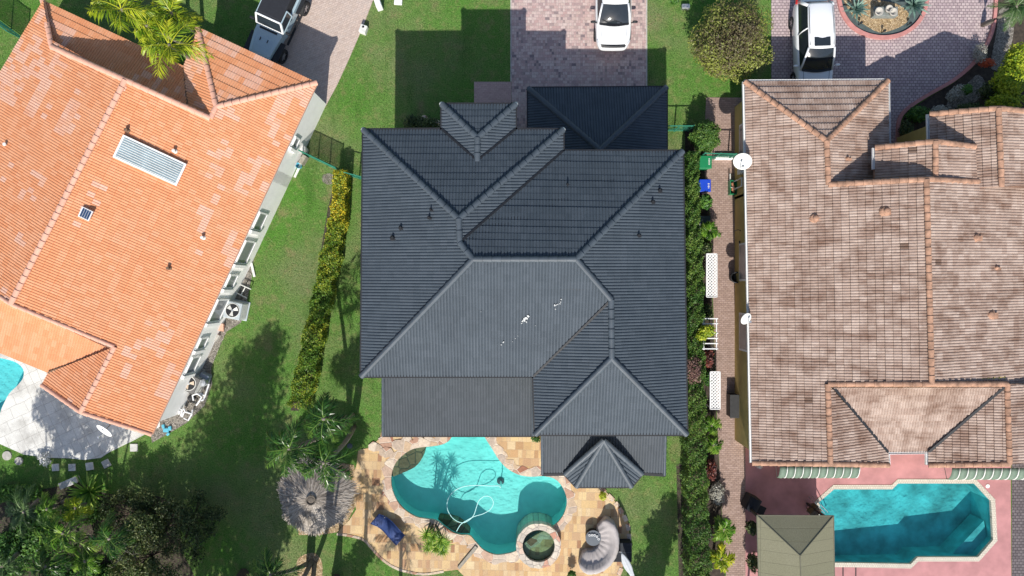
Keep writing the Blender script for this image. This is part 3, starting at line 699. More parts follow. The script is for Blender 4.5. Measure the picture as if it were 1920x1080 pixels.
# pipe vents, hip ends, paint splashes
for px, py, pl, s_ in ((737,446,PL,1.2), (752,427,PL,1), (805,408,PL,.8), (808,393,PL,.6), (1064,346,PFm,.8), (1236,357,PR,1), (1223,378,PR,.9), (1197,441,PR,.9)):
    o = ray(px, py, pl); m1 = MB()
    m1.lathe(o, [(.12 * s_, -.02), (.06 * s_, .05), (.045 * s_, .16), (.04 * s_, .18), (.0, .18)], 10)
    m1.box((o.x + .05, o.y - .05, o.z + .02), (.16 * s_, .1 * s_, .05)); m1.build('roof_vent', M['black'], mh)
for c in (A_, p1, p2, B_):
    m1 = MB(); m1.lathe((c.x, c.y, c.z - .03), [(.0, -.02), (.11, 0), (.1, .06), (.04, .11), (0, .12)], 10); m1.build('hip_end', M['offwhite'], mh, smooth=True)
m1 = MB(); nS = PB[1]
def splat(px, py, r, k, seed):
    rr = random.Random(seed); o = ray(px, py, PB) + nS * .042
    u = Vector((1, 0, 0)); v = nS.cross(u)
    pts = [o + u * (r * math.cos(a) * rr.uniform(.3, 1.2)) + v * (r * math.sin(a) * rr.uniform(.3, 1.2)) for a in np.arange(0, 2 * PI - .1, 2 * PI / k)]
    lo = [p - nS * .05 for p in pts]; n = len(pts); m1 = MB()
    m1.add(pts + lo, [tuple(range(n))] + [(n + i, n + (i + 1) % n, (i + 1) % n, i) for i in range(n)]); m1.build('paint_splash', M['splash'], mh)
for i, (px, py, r) in enumerate(((986,596,.085),(983,599,.10),(990,592,.06),(980,602,.05),(987,603,.04),(978,606,.03),(1040,572,.05),(1043,571,.035),(1046,570,.035),(1051,566,.04),(1052,561,.035),(1041,579,.03),(1050,569,.03),(944,641,.05),(940,646,.035),(971,629,.02),(966,634,.02),(961,640,.015),(1004,610,.015),(902,584,.015))):
    splat(px, py, r, 9, i)
EXCL.append([(A_.x + .5, D_.y + .5), (C_.x - .5, D_.y), (C_.x - .5, V1.y), (A_.x + .5, A_.y - .5)])

# ------------------------------------------------------------------ ORANGE HOUSE (left)
oh = thing('house', 'single storey house with orange clay tile roof and white walls at the left', 'house', (-18, 2, 0))
OA, OB = P(595,155,LZ), P(285,815,LZ); op = .27
ed = (OB - OA).normalized(); md = Vector((ed.y, -ed.x, 0))
if md.x > 0: md = -md
OE = slope(OA, OB, op, OA + md)
def LOC(e, m, z=0): return Vector((OA.x, OA.y, 0)) + ed * e + md * m + Vector((0, 0, z))
r0, r1 = ray(235,150,OE), ray(20,570,OE)
nW = Vector((md.x * op, md.y * op, 1)).normalized(); OW = (r0, nW)
a3, a4 = ray(405,200,OE), ray(395,222,OE)
nwc = ray(80,0,OW)
rk0 = ray(97,88,OW)
n1 = P(80,0,LZ - .02); n2 = P(345,124,LZ - .02)
ON = slope(n1, n2, op, LOC(8, 6))
nh = ray(97,88,ON); nh2 = ray(352,203,ON)
wA = P(370,50,LZ); OWw = slope(wA, wA + ed, op, OA)
w3 = ray(405,200,OE)
wW_in = n2
# south side
b1, b2 = ray(215,650,OE), ray(150,772,OE)
b2 = ray(151,773,OE)
OSW = (b1, nW)                              # west slope of the rear wing
b3 = ray(78,722,OSW); b4 = ray(90,699,OSW)
st0 = ray(20,570,OE)
sA, sB = P(0,662,LZ), P(90,699,LZ)
OSS = slope(sA, sB, op * .85, LOC(8, 8))
far_w = OW
westfar = [ray(-260,330,OW), ray(-160,490,OW)]
we0 = ray(80,0,OW)
mr_ = (r1 - Vector((OA.x, OA.y, r1.z))).dot(md); wfar = Vector((r1.x, r1.y, LZ)) + md * mr_ + ed * 3.2
faces_o = [
    [r0, a4, w3, OA, OB, b2, b1, r1],                              # east slope
    [r0, r1, r1 + (wfar - we0) * 0 + (-md * 0), ] if False else [r0, r1, wfar - ed * 3.2, we0, rk0],   # west slope
    [n1, nh, nh2, n2],                                             # north slope (low)
    [wA, OA, w3],                                                  # front wing hip
    [wA, w3, a4, nh2 + Vector((0,0,.05)), n2],                     # front wing west slope
    [b1, b2, b3, b4],                                              # rear wing west slope
    [sA + (sA - sB) * 1.6, sB, ray(208,655,OSS), ray(20,570,OSS), ray(-150,500,OSS)],
]
def opatch(tu, tv, rr):
    G = rr.random((400, 120)); t2 = tu + 50
    blk = G[(t2 // 7) % 400, ((tv + (t2 // 7)) // 2) % 120]; fine = G[t2 % 400, tv % 120]
    big = G[(t2 // 14) % 397, (tv // 9) % 113]
    return np.clip(((blk * .5 + fine * .35 + big * .45) > .93) * (.25 + .4 * fine), 0, 1)
build_tiles('roof', faces_o, M['orange_tile'], oh, patch=opatch, wr=.125, course=.345, depth=.026, lip=.022)
for a, c, r in ((r0, r1, .14), (rk0, r0, .14), (r0, a4, .14), (a4, w3, .13), (w3, OA, .13), (w3, wA, .13), (n1, rk0, .13), (r1, b1, .10), (b1, b2, .12), (b2, b3, .1), (b2, OB, .1), (r1, r1 + (b1 - r1).length * Vector((-(b1-r1).normalized().x*.9, -(b1-r1).normalized().y*.9, (b1-r1).normalized().z)), .1)):
    cb = MB(); cap_line(cb, a, c, r, .36); cb.build('ridge_cap', M['orange_cap'], oh)
for a, c in ((n2, nh2), (b4, ray(208,655,OSS))):
    d = (c - a).normalized(); s_ = d.cross(Vector((0, 0, 1))).normalized() * .05; a2 = a + Vector((0, 0, .02)); c2 = c + Vector((0, 0, .02))
    vb = MB(); vb.add([a2 - s_, a2 + s_, c2 + s_, c2 - s_], [(0, 1, 2, 3)]); vb.build('valley', M['rust'], oh)
fb = MB()
for f in faces_o: slab(fb, f, .1, .06)
fb.build('fascia', M['orange_cap'], oh)
wb = MB()
def lbox(mb, e0, m0, e1, m1_, z0, z1):
    mb.prism([tuple(LOC(e, m).xy) for e, m in ((e0, m0), (e0, m1_), (e1, m1_), (e1, m0))], z0, z1)
Lo = (OB - OA).length
lbox(wb, .4, .16, 5.2, 5.9, 0, 2.72); eb = (b1 - Vector((OA.x, OA.y, b1.z))).dot(ed); lbox(wb, 4.6, .16, eb - .1, 12.4, 0, 2.72); lbox(wb, eb - .3, .16, Lo - .5, 4.6, 0, 2.72)
# gable walls (north and south ends of the tall part)
for pa, pb_, pt in ((rk0, a4, r0), (b1, wfar - ed * 3.2, r1)):
    pa = pa + ed * (pt - pa).dot(ed); pb_ = pb_ + ed * (pt - pb_).dot(ed); base = [Vector((p.x, p.y, 2.6)) for p in (pa, pb_)]
    inn = ed * (.05 if pt is r0 else -.05)
    vs = [base[0] + inn, base[1] + inn, pb_ + inn - Vector((0, 0, .12)), pt + inn - Vector((0, 0, .12)), pa + inn - Vector((0, 0, .12))]
    vs2 = [v + inn * 2 for v in vs]
    wb.add(vs + vs2, [(0, 1, 2, 3, 4), (9, 8, 7, 6, 5)] + [(i, (i + 1) % 5, 5 + (i + 1) % 5, 5 + i) for i in range(5)])
wb.build('wall', M['white_wall'], oh)
EXCL.append([tuple(LOC(e, m).xy) for e, m in ((-.0, .5), (-.0, 13), (Lo, 13), (Lo, .5))])
wz = -md     # outward
for e, wd, hh, zc in ((3.0, .5, .6, 1.7), (7.3, .9, 1.0, 1.55), (9.0, 1.2, 1.25, 1.5), (10.6, .7, .9, 1.6), (12.2, 1.2, 1.25, 1.5), (14.0, .6, .8, 1.6), (15.2, .9, .9, 1.5)):
    c = LOC(e, .16); rz = math.atan2(ed.y, ed.x)
    m1 = MB(); o_ = c + wz * .02
    for k in (-1, 1):
        m1.box((o_.x + ed.x * k * wd / 2, o_.y + ed.y * k * wd / 2, zc), (.08, .1, hh + .16), rz); m1.box((o_.x, o_.y, zc + k * hh / 2), (wd, .12, .08), rz)
    wo = m1.build('window', M['white'], oh)
    m2 = MB(); m2.box((c.x + wz.x * .012, c.y + wz.y * .012, zc), (wd - .05, .05, hh), rz); m2.build('pane', M['wglass'], wo, third=True)
    m3 = MB(); m3.box((c.x + wz.x * .05 + ed.x * (wd / 2 + .14), c.y + wz.y * .05 + ed.y * (wd / 2 + .14), zc), (.16, .16, hh + .3), rz); m3.build('window_pier', M['white_wall'], wo, third=True)
# roof fittings
def on(px, py, pl, off): return ray(px, py, pl) + pl[1] * off
sc = [on(233,253,OE,.16), on(351,308,OE,.16), on(332,349,OE,.16), on(213,295,OE,.16)]
nE = OE[1]
m1 = MB(); lo = [p - nE * .12 for p in sc]; m1.add(sc + lo, [(3, 2, 1, 0), (4, 5, 6, 7)] + [(i, (i + 1) % 4, 4 + (i + 1) % 4, 4 + i) for i in range(4)])
so = m1.build('solar_collector', M['white'], oh)
def lerp4(u, v): return (sc[0] * (1 - u) + sc[1] * u) * (1 - v) + (sc[3] * (1 - u) + sc[2] * u) * v
m1 = MB(); g_ = [lerp4(u, v) + nE * .006 for u, v in ((.03, .07), (.97, .07), (.97, .93), (.03, .93))]; m1.add(g_, [(3, 2, 1, 0)]); m1.build('collector_glass', M['panelglass'], so, third=True)
m1 = MB()
for k in range(9):
    v = .12 + k * .095; a, c = lerp4(.04, v) + nE * .012, lerp4(.96, v) + nE * .012; m1.tube([a, c], .018, 6)
m1.build('collector_tube', M['offwhite'], so, third=True)
m1 = MB(); c = on(163,401,OE,.2); x_ = ed * .24; y_ = md * .27
m1.add([c + x_ + y_, c + x_ - y_, c - x_ - y_, c - x_ + y_] + [p - nE * .12 for p in (c + x_ + y_, c + x_ - y_, c - x_ - y_, c - x_ + y_)], [(0, 1, 2, 3), (7, 6, 5, 4)] + [(i, 4 + i, 4 + (i + 1) % 4, (i + 1) % 4) for i in range(4)])
so = m1.build('solar_fan', M['white'], oh)
m1 = MB()
for k in range(4):
    a = c + nE * .008 + y_ * (-.82 + k * .41); m1.add([a + x_ * .85, a + x_ * .85 + y_ * .36, a - x_ * .85 + y_ * .36, a - x_ * .85], [(0, 1, 2, 3)])
m1.build('solar_cell', M['solar'], so, third=True)
for px, py in ((14,272), (382,446), (318,503), (329,284), (240,245)):
    o = on(px, py, OE if px > 100 else OW, 0); m1 = MB(); m1.lathe(o, [(.1, -.05), (.1, .02), (.05, .04), (.05, .16), (.08, .16), (.08, .22), (0, .23)], 12); m1.build('roof_vent', M['offwhite'] if px not in (318, 240) else M['rust'], oh)

# ------------------------------------------------------------------ PINK-BROWN HOUSE (right)
bh = thing('house', 'single storey house with weathered pink brown tile roof and mustard walls at the right', 'house', (18, 0, 0))
BA, BB = P(1396,153,LZ), P(1410,868,LZ); bp = .33
BW = slope(BA, BB, bp, Vector((20, 0, 0)))
BC = P(1665,151,LZ)
x1 = ray(1550,264,BW); x2 = ray(1553,346,BW); x3 = ray(1737,336,BW); x4 = ray(1747,720,BW); x5 = ray(1552,720,BW); x6 = ray(1557,870,BW)
nBE = Vector((bp, 0, 1)).normalized()
BE = (x3, nBE); WE = (x1, nBE); SE_ = (x5, nBE)
e1 = P(1667,345,LZ)
v1 = ray(1665,848,SE_); v2 = ray(1666,872,SE_)
vt = Vector((x5.x, x5.y - .15, x5.z))
k1, k2 = P(1888,720,x5.z), P(1893,870,x6.z); nKW = Vector((-bp, 0, 1)).normalized(); KW = (k1, nKW)
y1, y2 = ray(1740,848,KW), ray(1740,872,KW)
tsl = [P(1562,726,3.86), P(1882,726,3.86), P(1740,848,v1.z), P(1665,848,v1.z)]
gz = 4.85
ga1, ga2 = P(1640,277,3.75), P(1754,265,gz); ga3, ga4 = P(1754,345,gz), P(1641,350,3.75); ga5, ga6 = P(1828,275,4.25), P(1832,345,4.25)
gb1, gb2 = P(1742,214,3.4), P(1872,203,4.6); gb3, gb4 = P(1878,350,4.6), P(1746,355,3.4); gb5, gb6 = P(1990,216,3.5), P(1995,350,3.5)
faces_b = [
    [BA, x1, x2, x3, x4, x5, x6, BB],
    [x3, ray(2080,336,BE), ray(2080,720,BE), x4],
    [BA, BC, x1], [BC, e1, x2, x1],
    [x5, x6, v2, v1], tsl, [k1, y1, y2, k2], [k1, k2, P(2060,870,LZ), P(2060,720,LZ)],
    [ga1, ga2, ga3, ga4], [ga2, ga5, ga6, ga3], [gb1, gb2, gb3, gb4], [gb2, gb5, gb6, gb3],
]
def bpatch(tu, tv, rr):
    G = rr.random((400, 120)); return (G[(tu + 60) % 400, tv % 120] > .9978) * 1.0
build_tiles('roof', faces_b, M['brown_tile'], bh, patch=bpatch, wr=.131, course=.342, depth=.032, lip=.048)
for a, c in ((BA, x1), (BC, x1), (x1, x2), (x2, x3), (x3, x4), (x5, x6), (x5, x4), (k1, x4), (k1, k2), (BB, x6), (x6, v2), (y2, k2), (ga1, ga2), (ga2, ga3), (ga2, ga5), (gb1, gb2), (gb2, gb3), (gb2, gb5), (x3, ray(1925,345,BE))):
    cb = MB(); cap_line(cb, a, c, .135, .38); cb.build('ridge_cap', M['brown_cap'], bh)
for a, c in ((v1, tsl[0]), (y1, tsl[1])):
    d = (c - a).normalized(); s_ = d.cross(Vector((0, 0, 1))).normalized() * .06; a2 = a + Vector((0, 0, .05)); c2 = c + Vector((0, 0, .05))
    vb = MB(); vb.add([a2 - s_, a2 + s_, c2 + s_, c2 - s_], [(0, 1, 2, 3)]); vb.build('valley', M['black'], bh)
fb = MB()
for f in faces_b: slab(fb, f, .1, .06)
fb.build('fascia', M['brown_cap'], bh)
def gutter(mb, a, c, r=.06):
    d = (c - a).normalized(); s_ = Vector((-d.y, d.x, 0)); 
    for off, wd, hh, z in ((.085, .018, .12, -.06), (.04, .09, .015, -.115), (.0, .018, .12, -.06)):
        m_ = (a + c) / 2 + s_ * off; mb.box((m_.x, m_.y, m_.z + z), ((c - a).length, wd, hh), math.atan2(d.y, d.x))
gb_ = MB(); gutter(gb_, BB, BA); gutter(gb_, BA, BC); gutter(gb_, BC, e1); gutter(gb_, ga1 + Vector((0,-1.0,0)) , ga1) ; gutter(gb_, gb4, gb1); gutter(gb_, y1, v1); gutter(gb_, y2, y1); gutter(gb_, v1, v2)
gb_.build('gutter', M['white'], bh)
wb = MB()
inset_box(wb, BA.x + .42, BB.y + .5, 30, ga4.y - .0, 2.72); inset_box(wb, BA.x + .42, 4.6, BC.x - .5, BA.y - .5, 2.72)
inset_box(wb, ga1.x + .25, 4.6, ga5.x - .3, ga1.y - .4, 3.6); inset_box(wb, gb1.x + .3, 4.6, 30, gb1.y - .4, 3.25)
for pa, pb_, pt, dy in ((x2, ray(2080,336,BE), x3, -.05), (x5, k1, x4, .05)):   # tall gable walls
    ym = pt.y + dy
    vs = [(pa.x, ym, 2.7), (pb_.x, ym, 2.7), (pb_.x, ym, pb_.z - .1), (pt.x, ym, pt.z - .1), (pa.x, ym, pa.z - .1)]; vs2 = [(x, y + dy * 2, z) for x, y, z in vs]
    wb.add(vs + vs2, [(0, 1, 2, 3, 4), (9, 8, 7, 6, 5)] + [(i, (i + 1) % 5, 5 + (i + 1) % 5, 5 + i) for i in range(5)])
wb.build('wall', M['yellow_wall'], bh)
for y in (1.3, 7.3, -2.2):
    m1 = MB(); m1.box((BA.x + .41, y, 1.55), (.1, 1.9, 1.3)); wo = m1.build('window', M['white'], bh)
    m2 = MB(); m2.box((BA.x + .40, y, 1.55), (.11, 1.7, 1.1)); m2.build('pane', M['wglass'], wo, third=True)
EXCL.append([(BA.x + .3, BB.y), (30, BB.y), (30, gb1.y), (BA.x + .3, BA.y)])
def brownvent(px, py, pl, s_=1):
    o = ray(px, py, pl); m1 = MB(); m1.lathe(o, [(.26 * s_, -.05), (.2 * s_, .05), (.14 * s_, .09), (.11 * s_, .15), (.06 * s_, .17), (0, .17)], 14); m1.box((o.x + .1, o.y - .05, o.z + .04), (.4 * s_, .22 * s_, .08)); m1.build('roof_vent', M['brown_cap'], bh)
brownvent(1528,409,BW); brownvent(1661,396,BW, 1.1); brownvent(1828,445,BE); brownvent(1866,502,BE,.6); brownvent(1856,590,BE,1.2); brownvent(1588,297,WE,.5)
# satellite dishes on the west eave
def dish(name, c, r, nrm, parent, foot, mat):
    nrm = Vector(nrm).normalized(); a = nrm.cross(Vector((0, 0, 1))).normalized(); b = a.cross(nrm); m1 = MB(); rings = []
    for k in range(7):
        rr = r * k / 6 + .001; rings.append([Vector(c) + (a * math.cos(t) * rr + b * math.sin(t) * rr * .9) + nrm * (.16 * r * (k / 6) ** 2) for t in np.arange(0, 2 * PI - .01, PI / 12)])
    m1.loft(rings, caps=False)
    d = m1.build(name, mat, parent, smooth=True); sm = d.modifiers.new('thick', 'SOLIDIFY'); sm.thickness = .02
    m1 = MB(); m1.tube([Vector(c) - nrm * .02, Vector(c) - nrm * .25, Vector(foot)], .025, 8); m1.tube([Vector(c) - b * r * .8, Vector(c) + nrm * r * .95 - b * r * .25], .014, 6); f = Vector(c) + nrm * r * .95 - b * r * .25
    m1.box(f, (.09, .09, .09)); m1.build('dish_arm', M['steel'], d, third=True)
    return d
dish('satellite_dish', P(1392,302,3.25), .44, (-.12, -.45, .9), bh, (BA.x + .45, 6.0, 2.2), M['offwhite'])
dish('satellite_dish', P(1398,597,3.1), .30, (.35, -.35, .85), bh, (BA.x + .45, -1.2, 2.4), M['offwhite'])
# pipes and a meter on the west wall
m1 = MB(); yy = P(0,330,1).y
m1.tube([(BA.x + .3, 5.5, .1), (BA.x + .3, 5.5, 1.5), (BA.x + .3, 5.1, 1.5), (BA.x + .3, 5.1, .2)], .04); m1.tube([(BA.x + .1, 5.9, .3), (BA.x + .1, 5.2, .3), (BA.x + .3, 5.2, .3)], .035); m1.box((BA.x + .32, 5.9, 1.3), (.2, .35, .5))
m1.build('wall_pipe', M['offwhite'], bh)
m1 = MB(); m1.tube([P(1389.5,618,.3), P(1389.5,702,.3)], .03); m1.build('drain_pipe', M['offwhite'], bh)
# barrel awnings on the south wall
def awning(px0, px1, py0, py1, n):
    a, c = P(px0, py1, 2.25), P(px1, py1, 2.25); yb = P(0, py0, 2.6).y; st = (c.x - a.x) / n
    root = None; gm, wm = MB(), MB()
    for i in range(n * 2):
        mb = wm if i % 2 else gm; w0 = a.x + st * (i / 2); w1 = w0 + st * (.5 if True else 1)
        if i % 2: w0 += st * .36; w1 -= st * .03
        else: w1 += st * .36
        rg = []
        for t in np.linspace(0, PI / 2, 7):
            y = yb + .75 * (a.y - yb) / .75 * math.sin(t); z = 2.62 - .5 * (1 - math.cos(t))
            rg.append([(w0, y, z + .012 * (i % 2)), ((w0 + w1) / 2, y - .02 * math.sin(t), z + .045 + .012 * (i % 2)), (w1, y, z + .012 * (i % 2))])
        mb.loft(rg, caps=False, closed=False)
    o = gm.build('awning', M['awning_g'], bh, smooth=True); o.modifiers.new('thick', 'SOLIDIFY').thickness = .015
    o2 = wm.build('awning_stripe', M['offwhite'], o, smooth=True, third=True); o2.modifiers.new('thick', 'SOLIDIFY').thickness = .012
    m1 = MB(); m1.tube([(a.x, a.y, 2.13), (c.x, a.y, 2.13)], .02); m1.tube([(a.x + .05, a.y, 2.13), (a.x + .05, yb, 1.9)], .015); m1.tube([(c.x - .05, a.y, 2.13), (c.x - .05, yb, 1.9)], .015); m1.build('awning_frame', M['steel'], o, third=True)
awning(1457, 1606, 874, 896, 10); awning(1776, 1932, 877, 899, 10)

# ------------------------------------------------------------------ vehicles (local: +x forward, z up), then placed
def wheel_parts(root, Mx, pts, r=.34, wd=.22):
    for x, y in pts:
        sg = 1 if y > 0 else -1
        m1 = MB(); prof = [(r * .6, -wd / 2), (r * .93, -wd / 2), (r, -wd * .32), (r, wd * .32), (r * .93, wd / 2), (r * .6, wd / 2)]
        m1.lathe((0, 0, 0), prof + [prof[0]], 24); T = Mx @ Matrix.Translation((x, y, r)) @ Matrix.Rotation(PI / 2, 4, 'X'); m1.xform(T)
        wo = m1.build('wheel', M['rubber'], root, smooth=True)
        m2 = MB(); m2.lathe((0, 0, 0), [(r * .62, -wd * .4), (r * .62, wd * .4)], 20); m2.disc((0, 0, -sg * wd * .22), r * .62, 20); m2.disc((0, 0, sg * wd * .1), r * .62, 20)
        for k in range(5):
            a = 2 * PI * k / 5; m2.box((r * .33 * math.cos(a), r * .33 * math.sin(a), -sg * wd * .3), (r * .6, r * .13, .04), a)
        m2.xform(T); m2.build('rim', M['alloy'], wo, third=True)
def place(px, py, heading_deg): 
    p = P(px, py); return Matrix.Translation(p) @ Matrix.Rotation(R(heading_deg), 4, 'Z')

def suv(name, label, px, py, hd, L=4.75, Wd=.95, roofz=1.68, rails=False, sunroof=False, dark_mirror=True, group=None, wrear=.62, glass=0.0):
    Mx = place(px, py, hd); root = thing(name, label, 'car', tuple(P(px, py)), group)
    h = L / 2; k = L / 4.7
    st = [(-h, .70, .42, .72, .92), (-h + .07, .82, .36, .8, 1.0), (-h + .3, .91, .26, .86, 1.03), (-1.3 * k, Wd, .24, .9, 1.05), (-.3, Wd, .24, .9, 1.04), (.7 * k, Wd, .24, .88, 1.03), (1.05 * k, Wd * .99, .24, .86, 1.02), (1.7 * k, Wd * .965, .25, .8, .95), (h - .3, Wd * .90, .28, .72, .85), (h - .1, Wd * .76, .33, .64, .75), (h, Wd * .60, .4, .56, .64)]
    m1 = MB(); rings = []
    for x, w_, zb, zs, zt in st:
        half = [(w_ * .86, zb), (w_, zb + .1), (w_ * 1.0, zs - .08), (w_ * .985, zs), (w_ * .93, zt - .05), (w_ * .78, zt), (w_ * .4, zt + .025), (0, zt + .035)]
        rings.append([Vector((x, y, z)) for y, z in half] + [Vector((x, -y, z)) for y, z in half[-2::-1]])
    m1.loft(rings); m1.xform(Mx); m1.build('body', M['carwhite'], root, smooth=True, subsurf=1)
    # greenhouse
    fb_, rf, rr_, rb = 1.28 * k + glass, .42 * k + glass * 1.1, -1.75 * k, -2.18 * k; zb = 1.0
    wf = .63
    c = lambda x, y, z: Mx @ Vector((x, y, z))
    fv = (Mx.to_3x3() @ Vector((.13, 0, .05)))
    m1 = MB(); m1.patch(c(fb_, .76, zb + .0), c(fb_, -.76, zb), c(rf, -wf, roofz - .02), c(rf, wf, roofz - .02), fv, 8); m1.build('windshield', M['glass'], root, smooth=True)
    m1 = MB(); m1.patch(c(rb, -.74, zb + .03), c(rb, .74, zb + .03), c(rr_, wrear, roofz - .04), c(rr_, -wrear, roofz - .04), -fv * .4, 6); m1.build('rear_window', M['glass'], root, smooth=True)
    for sg in (1, -1):
        m1 = MB(); a, b_, d, e = c(fb_ - .12, sg * .835, zb), c(rb + .12, sg * .82, zb + .03), c(rr_ + .05, sg * wrear, roofz - .06), c(rf - .05, sg * wf, roofz - .04)
        m1.patch(*((b_, a, e, d) if sg > 0 else (a, b_, d, e)), bulge=Mx.to_3x3() @ Vector((0, sg * .05, .01)), n=6); m1.build('side_window', M['glass'], root, smooth=True)
        m1 = MB(); m1.tube([c(fb_ + .02, sg * .80, zb - .02), c((fb_ + rf) / 2 + .02, sg * .735, (zb + roofz) / 2 + .03), c(rf, sg * (wf + .01), roofz - .015)], [.05, .05, .055], 8)
        m1.build('pillar', M['carwhite'], root, smooth=True); m1 = MB(); m1.tube([c(-.55, sg * .86, zb), c(-.62, sg * .78, 1.36), c(-.66, sg * .65, roofz - .04)], .035, 6)
        m1.build('pillar', M['carwhite'], root, smooth=True); m1 = MB(); m1.tube([c(rb, sg * .79, zb), c((rb + rr_) / 2, sg * .72, 1.36), c(rr_, sg * wrear, roofz - .03)], [.09, .09, .07], 8)
        m1.build('pillar', M['carwhite'], root, smooth=True)
        m1 = MB(); mc = (1.0 * k, sg * 1.06, 1.03); m1.tube([(mc[0] + .04, sg * .86, 1.0), (mc[0], sg * 1.0, 1.02)], .03, 6); m1.loft([[Vector((mc[0] + .07 * math.cos(t) * f, sg * (.93 + dd), 1.05 + .07 * math.sin(t) * f)) for t in np.arange(0, 6.2, PI / 5)] for dd, f in ((0.0, .6), (.05, 1.0), (.2, .95), (.26, .45))]); m1.xform(Mx); m1.build('mirror', M['black'] if dark_mirror else M['carwhite'], root, smooth=True)
        m1 = MB(); m1.patch(Vector((h - .13, sg * .66, .70)), Vector((h - .44, sg * .865, .79)), Vector((h - .47, sg * .80, .885)), Vector((h - .19, sg * .62, .79)), (.04, sg * .03, .05), 4); m1.xform(Mx); m1.build('headlight', M['lamp'], root, smooth=True)
        m1 = MB(); m1.box((-h + .13, sg * .84, .93), (.2, .16, .18), 0); m1.xform(Mx); m1.build('tail_light', M['red_lamp'], root, bevel=.03)
    m1 = MB(); rg = []
    for x, w_, z in ((rr_ - .1, wrear * .9, roofz - .06), (rr_, wrear + .015, roofz - .01), (-.9 * k, wf + .035, roofz + .03), (-.2, wf + .035, roofz + .035), (rf - .12, wf + .02, roofz + .01), (rf + .02, wf, roofz - .025)):
        rg.append([Vector((x + (.06 * (1 - t * t) if x > 0 else 0), w_ * t, z - .05 * t ** 4 + .02 * (1 - t * t))) for t in np.linspace(-1, 1, 9)])
    m1.loft(rg, caps=False, closed=False); m1.xform(Mx); ro = m1.build('roof', M['carwhite'], root, smooth=True); sm = ro.modifiers.new('thick', 'SOLIDIFY'); sm.thickness = .05
    if rails:
        for sg in (1, -1):
            m1 = MB(); m1.tube([c(rr_ + .12, sg * .57, roofz + .0), c(-.8, sg * .6, roofz + .055), c(rf - .1, sg * .58, roofz + .02)], .018, 6); m1.build('roof_rail', M['black'], root)
    if sunroof:
        m1 = MB(); m1.box((.06, 0, roofz + .085), (.46, .80, .03)); m1.xform(Mx); m1.build('sunroof', M['glass'], root, bevel=.02)
    m1 = MB(); m1.patch(Vector((h - .10, -.6, .735)), Vector((h - .10, .6, .735)), Vector((h - .25, .66, .815)), Vector((h - .25, -.66, .815)), (.07, 0, .06), 8); m1.xform(Mx); m1.build('grille', M['black'], root)
    m1 = MB(); m1.patch(Vector((fb_ + .08, .74, 1.022)), Vector((fb_ + .08, -.74, 1.022)), Vector((fb_ - .03, -.77, 1.04)), Vector((fb_ - .03, .77, 1.04)), (.15, 0, .05), 6); m1.xform(Mx); m1.build('cowl', M['black'], root)
    for sg in (1, -1):
        m1 = MB(); m1.tube([Mx @ Vector(v) for v in ((1.2 * k, sg * .66, 1.008), (1.45 * k, sg * .65, .978), (1.7 * k, sg * .63, .945), (h - .42, sg * .57, .882))], .009, 5); m1.build('hood_seam', M['tabletop'], root)
        m1 = MB(); m1.tube([Mx @ Vector(v) for v in ((fb_ + .02, sg * .3 + .1, 1.09), (fb_ - .1, sg * .3 - .32, 1.19))], .012, 5); m1.build('wiper', M['black'], root)
    m1 = MB(); m1.box((h - .045, 0, .66), (.02, .14, .09)); m1.xform(Mx); m1.build('badge', M['steel'], root)
    wheel_parts(root, Mx, [(1.42 * k, Wd - .1), (1.42 * k, -Wd + .1), (-1.38 * k, Wd - .1), (-1.38 * k, -Wd + .1)])
    return root
suv('parked_car', 'white car with dark mirrors and blank white roof on the pink paver driveway', 1146, 21, -90, L=4.5, glass=-.2, Wd=.92, roofz=1.5, wrear=.6)
suv('parked_car', 'white car with dark sunroof and roof rails on the mauve cobbles beside the round bush', 1513.5, 98, -88.2, L=4.8, Wd=.95, roofz=1.7, rails=True, sunroof=True, dark_mirror=False, glass=-.1)

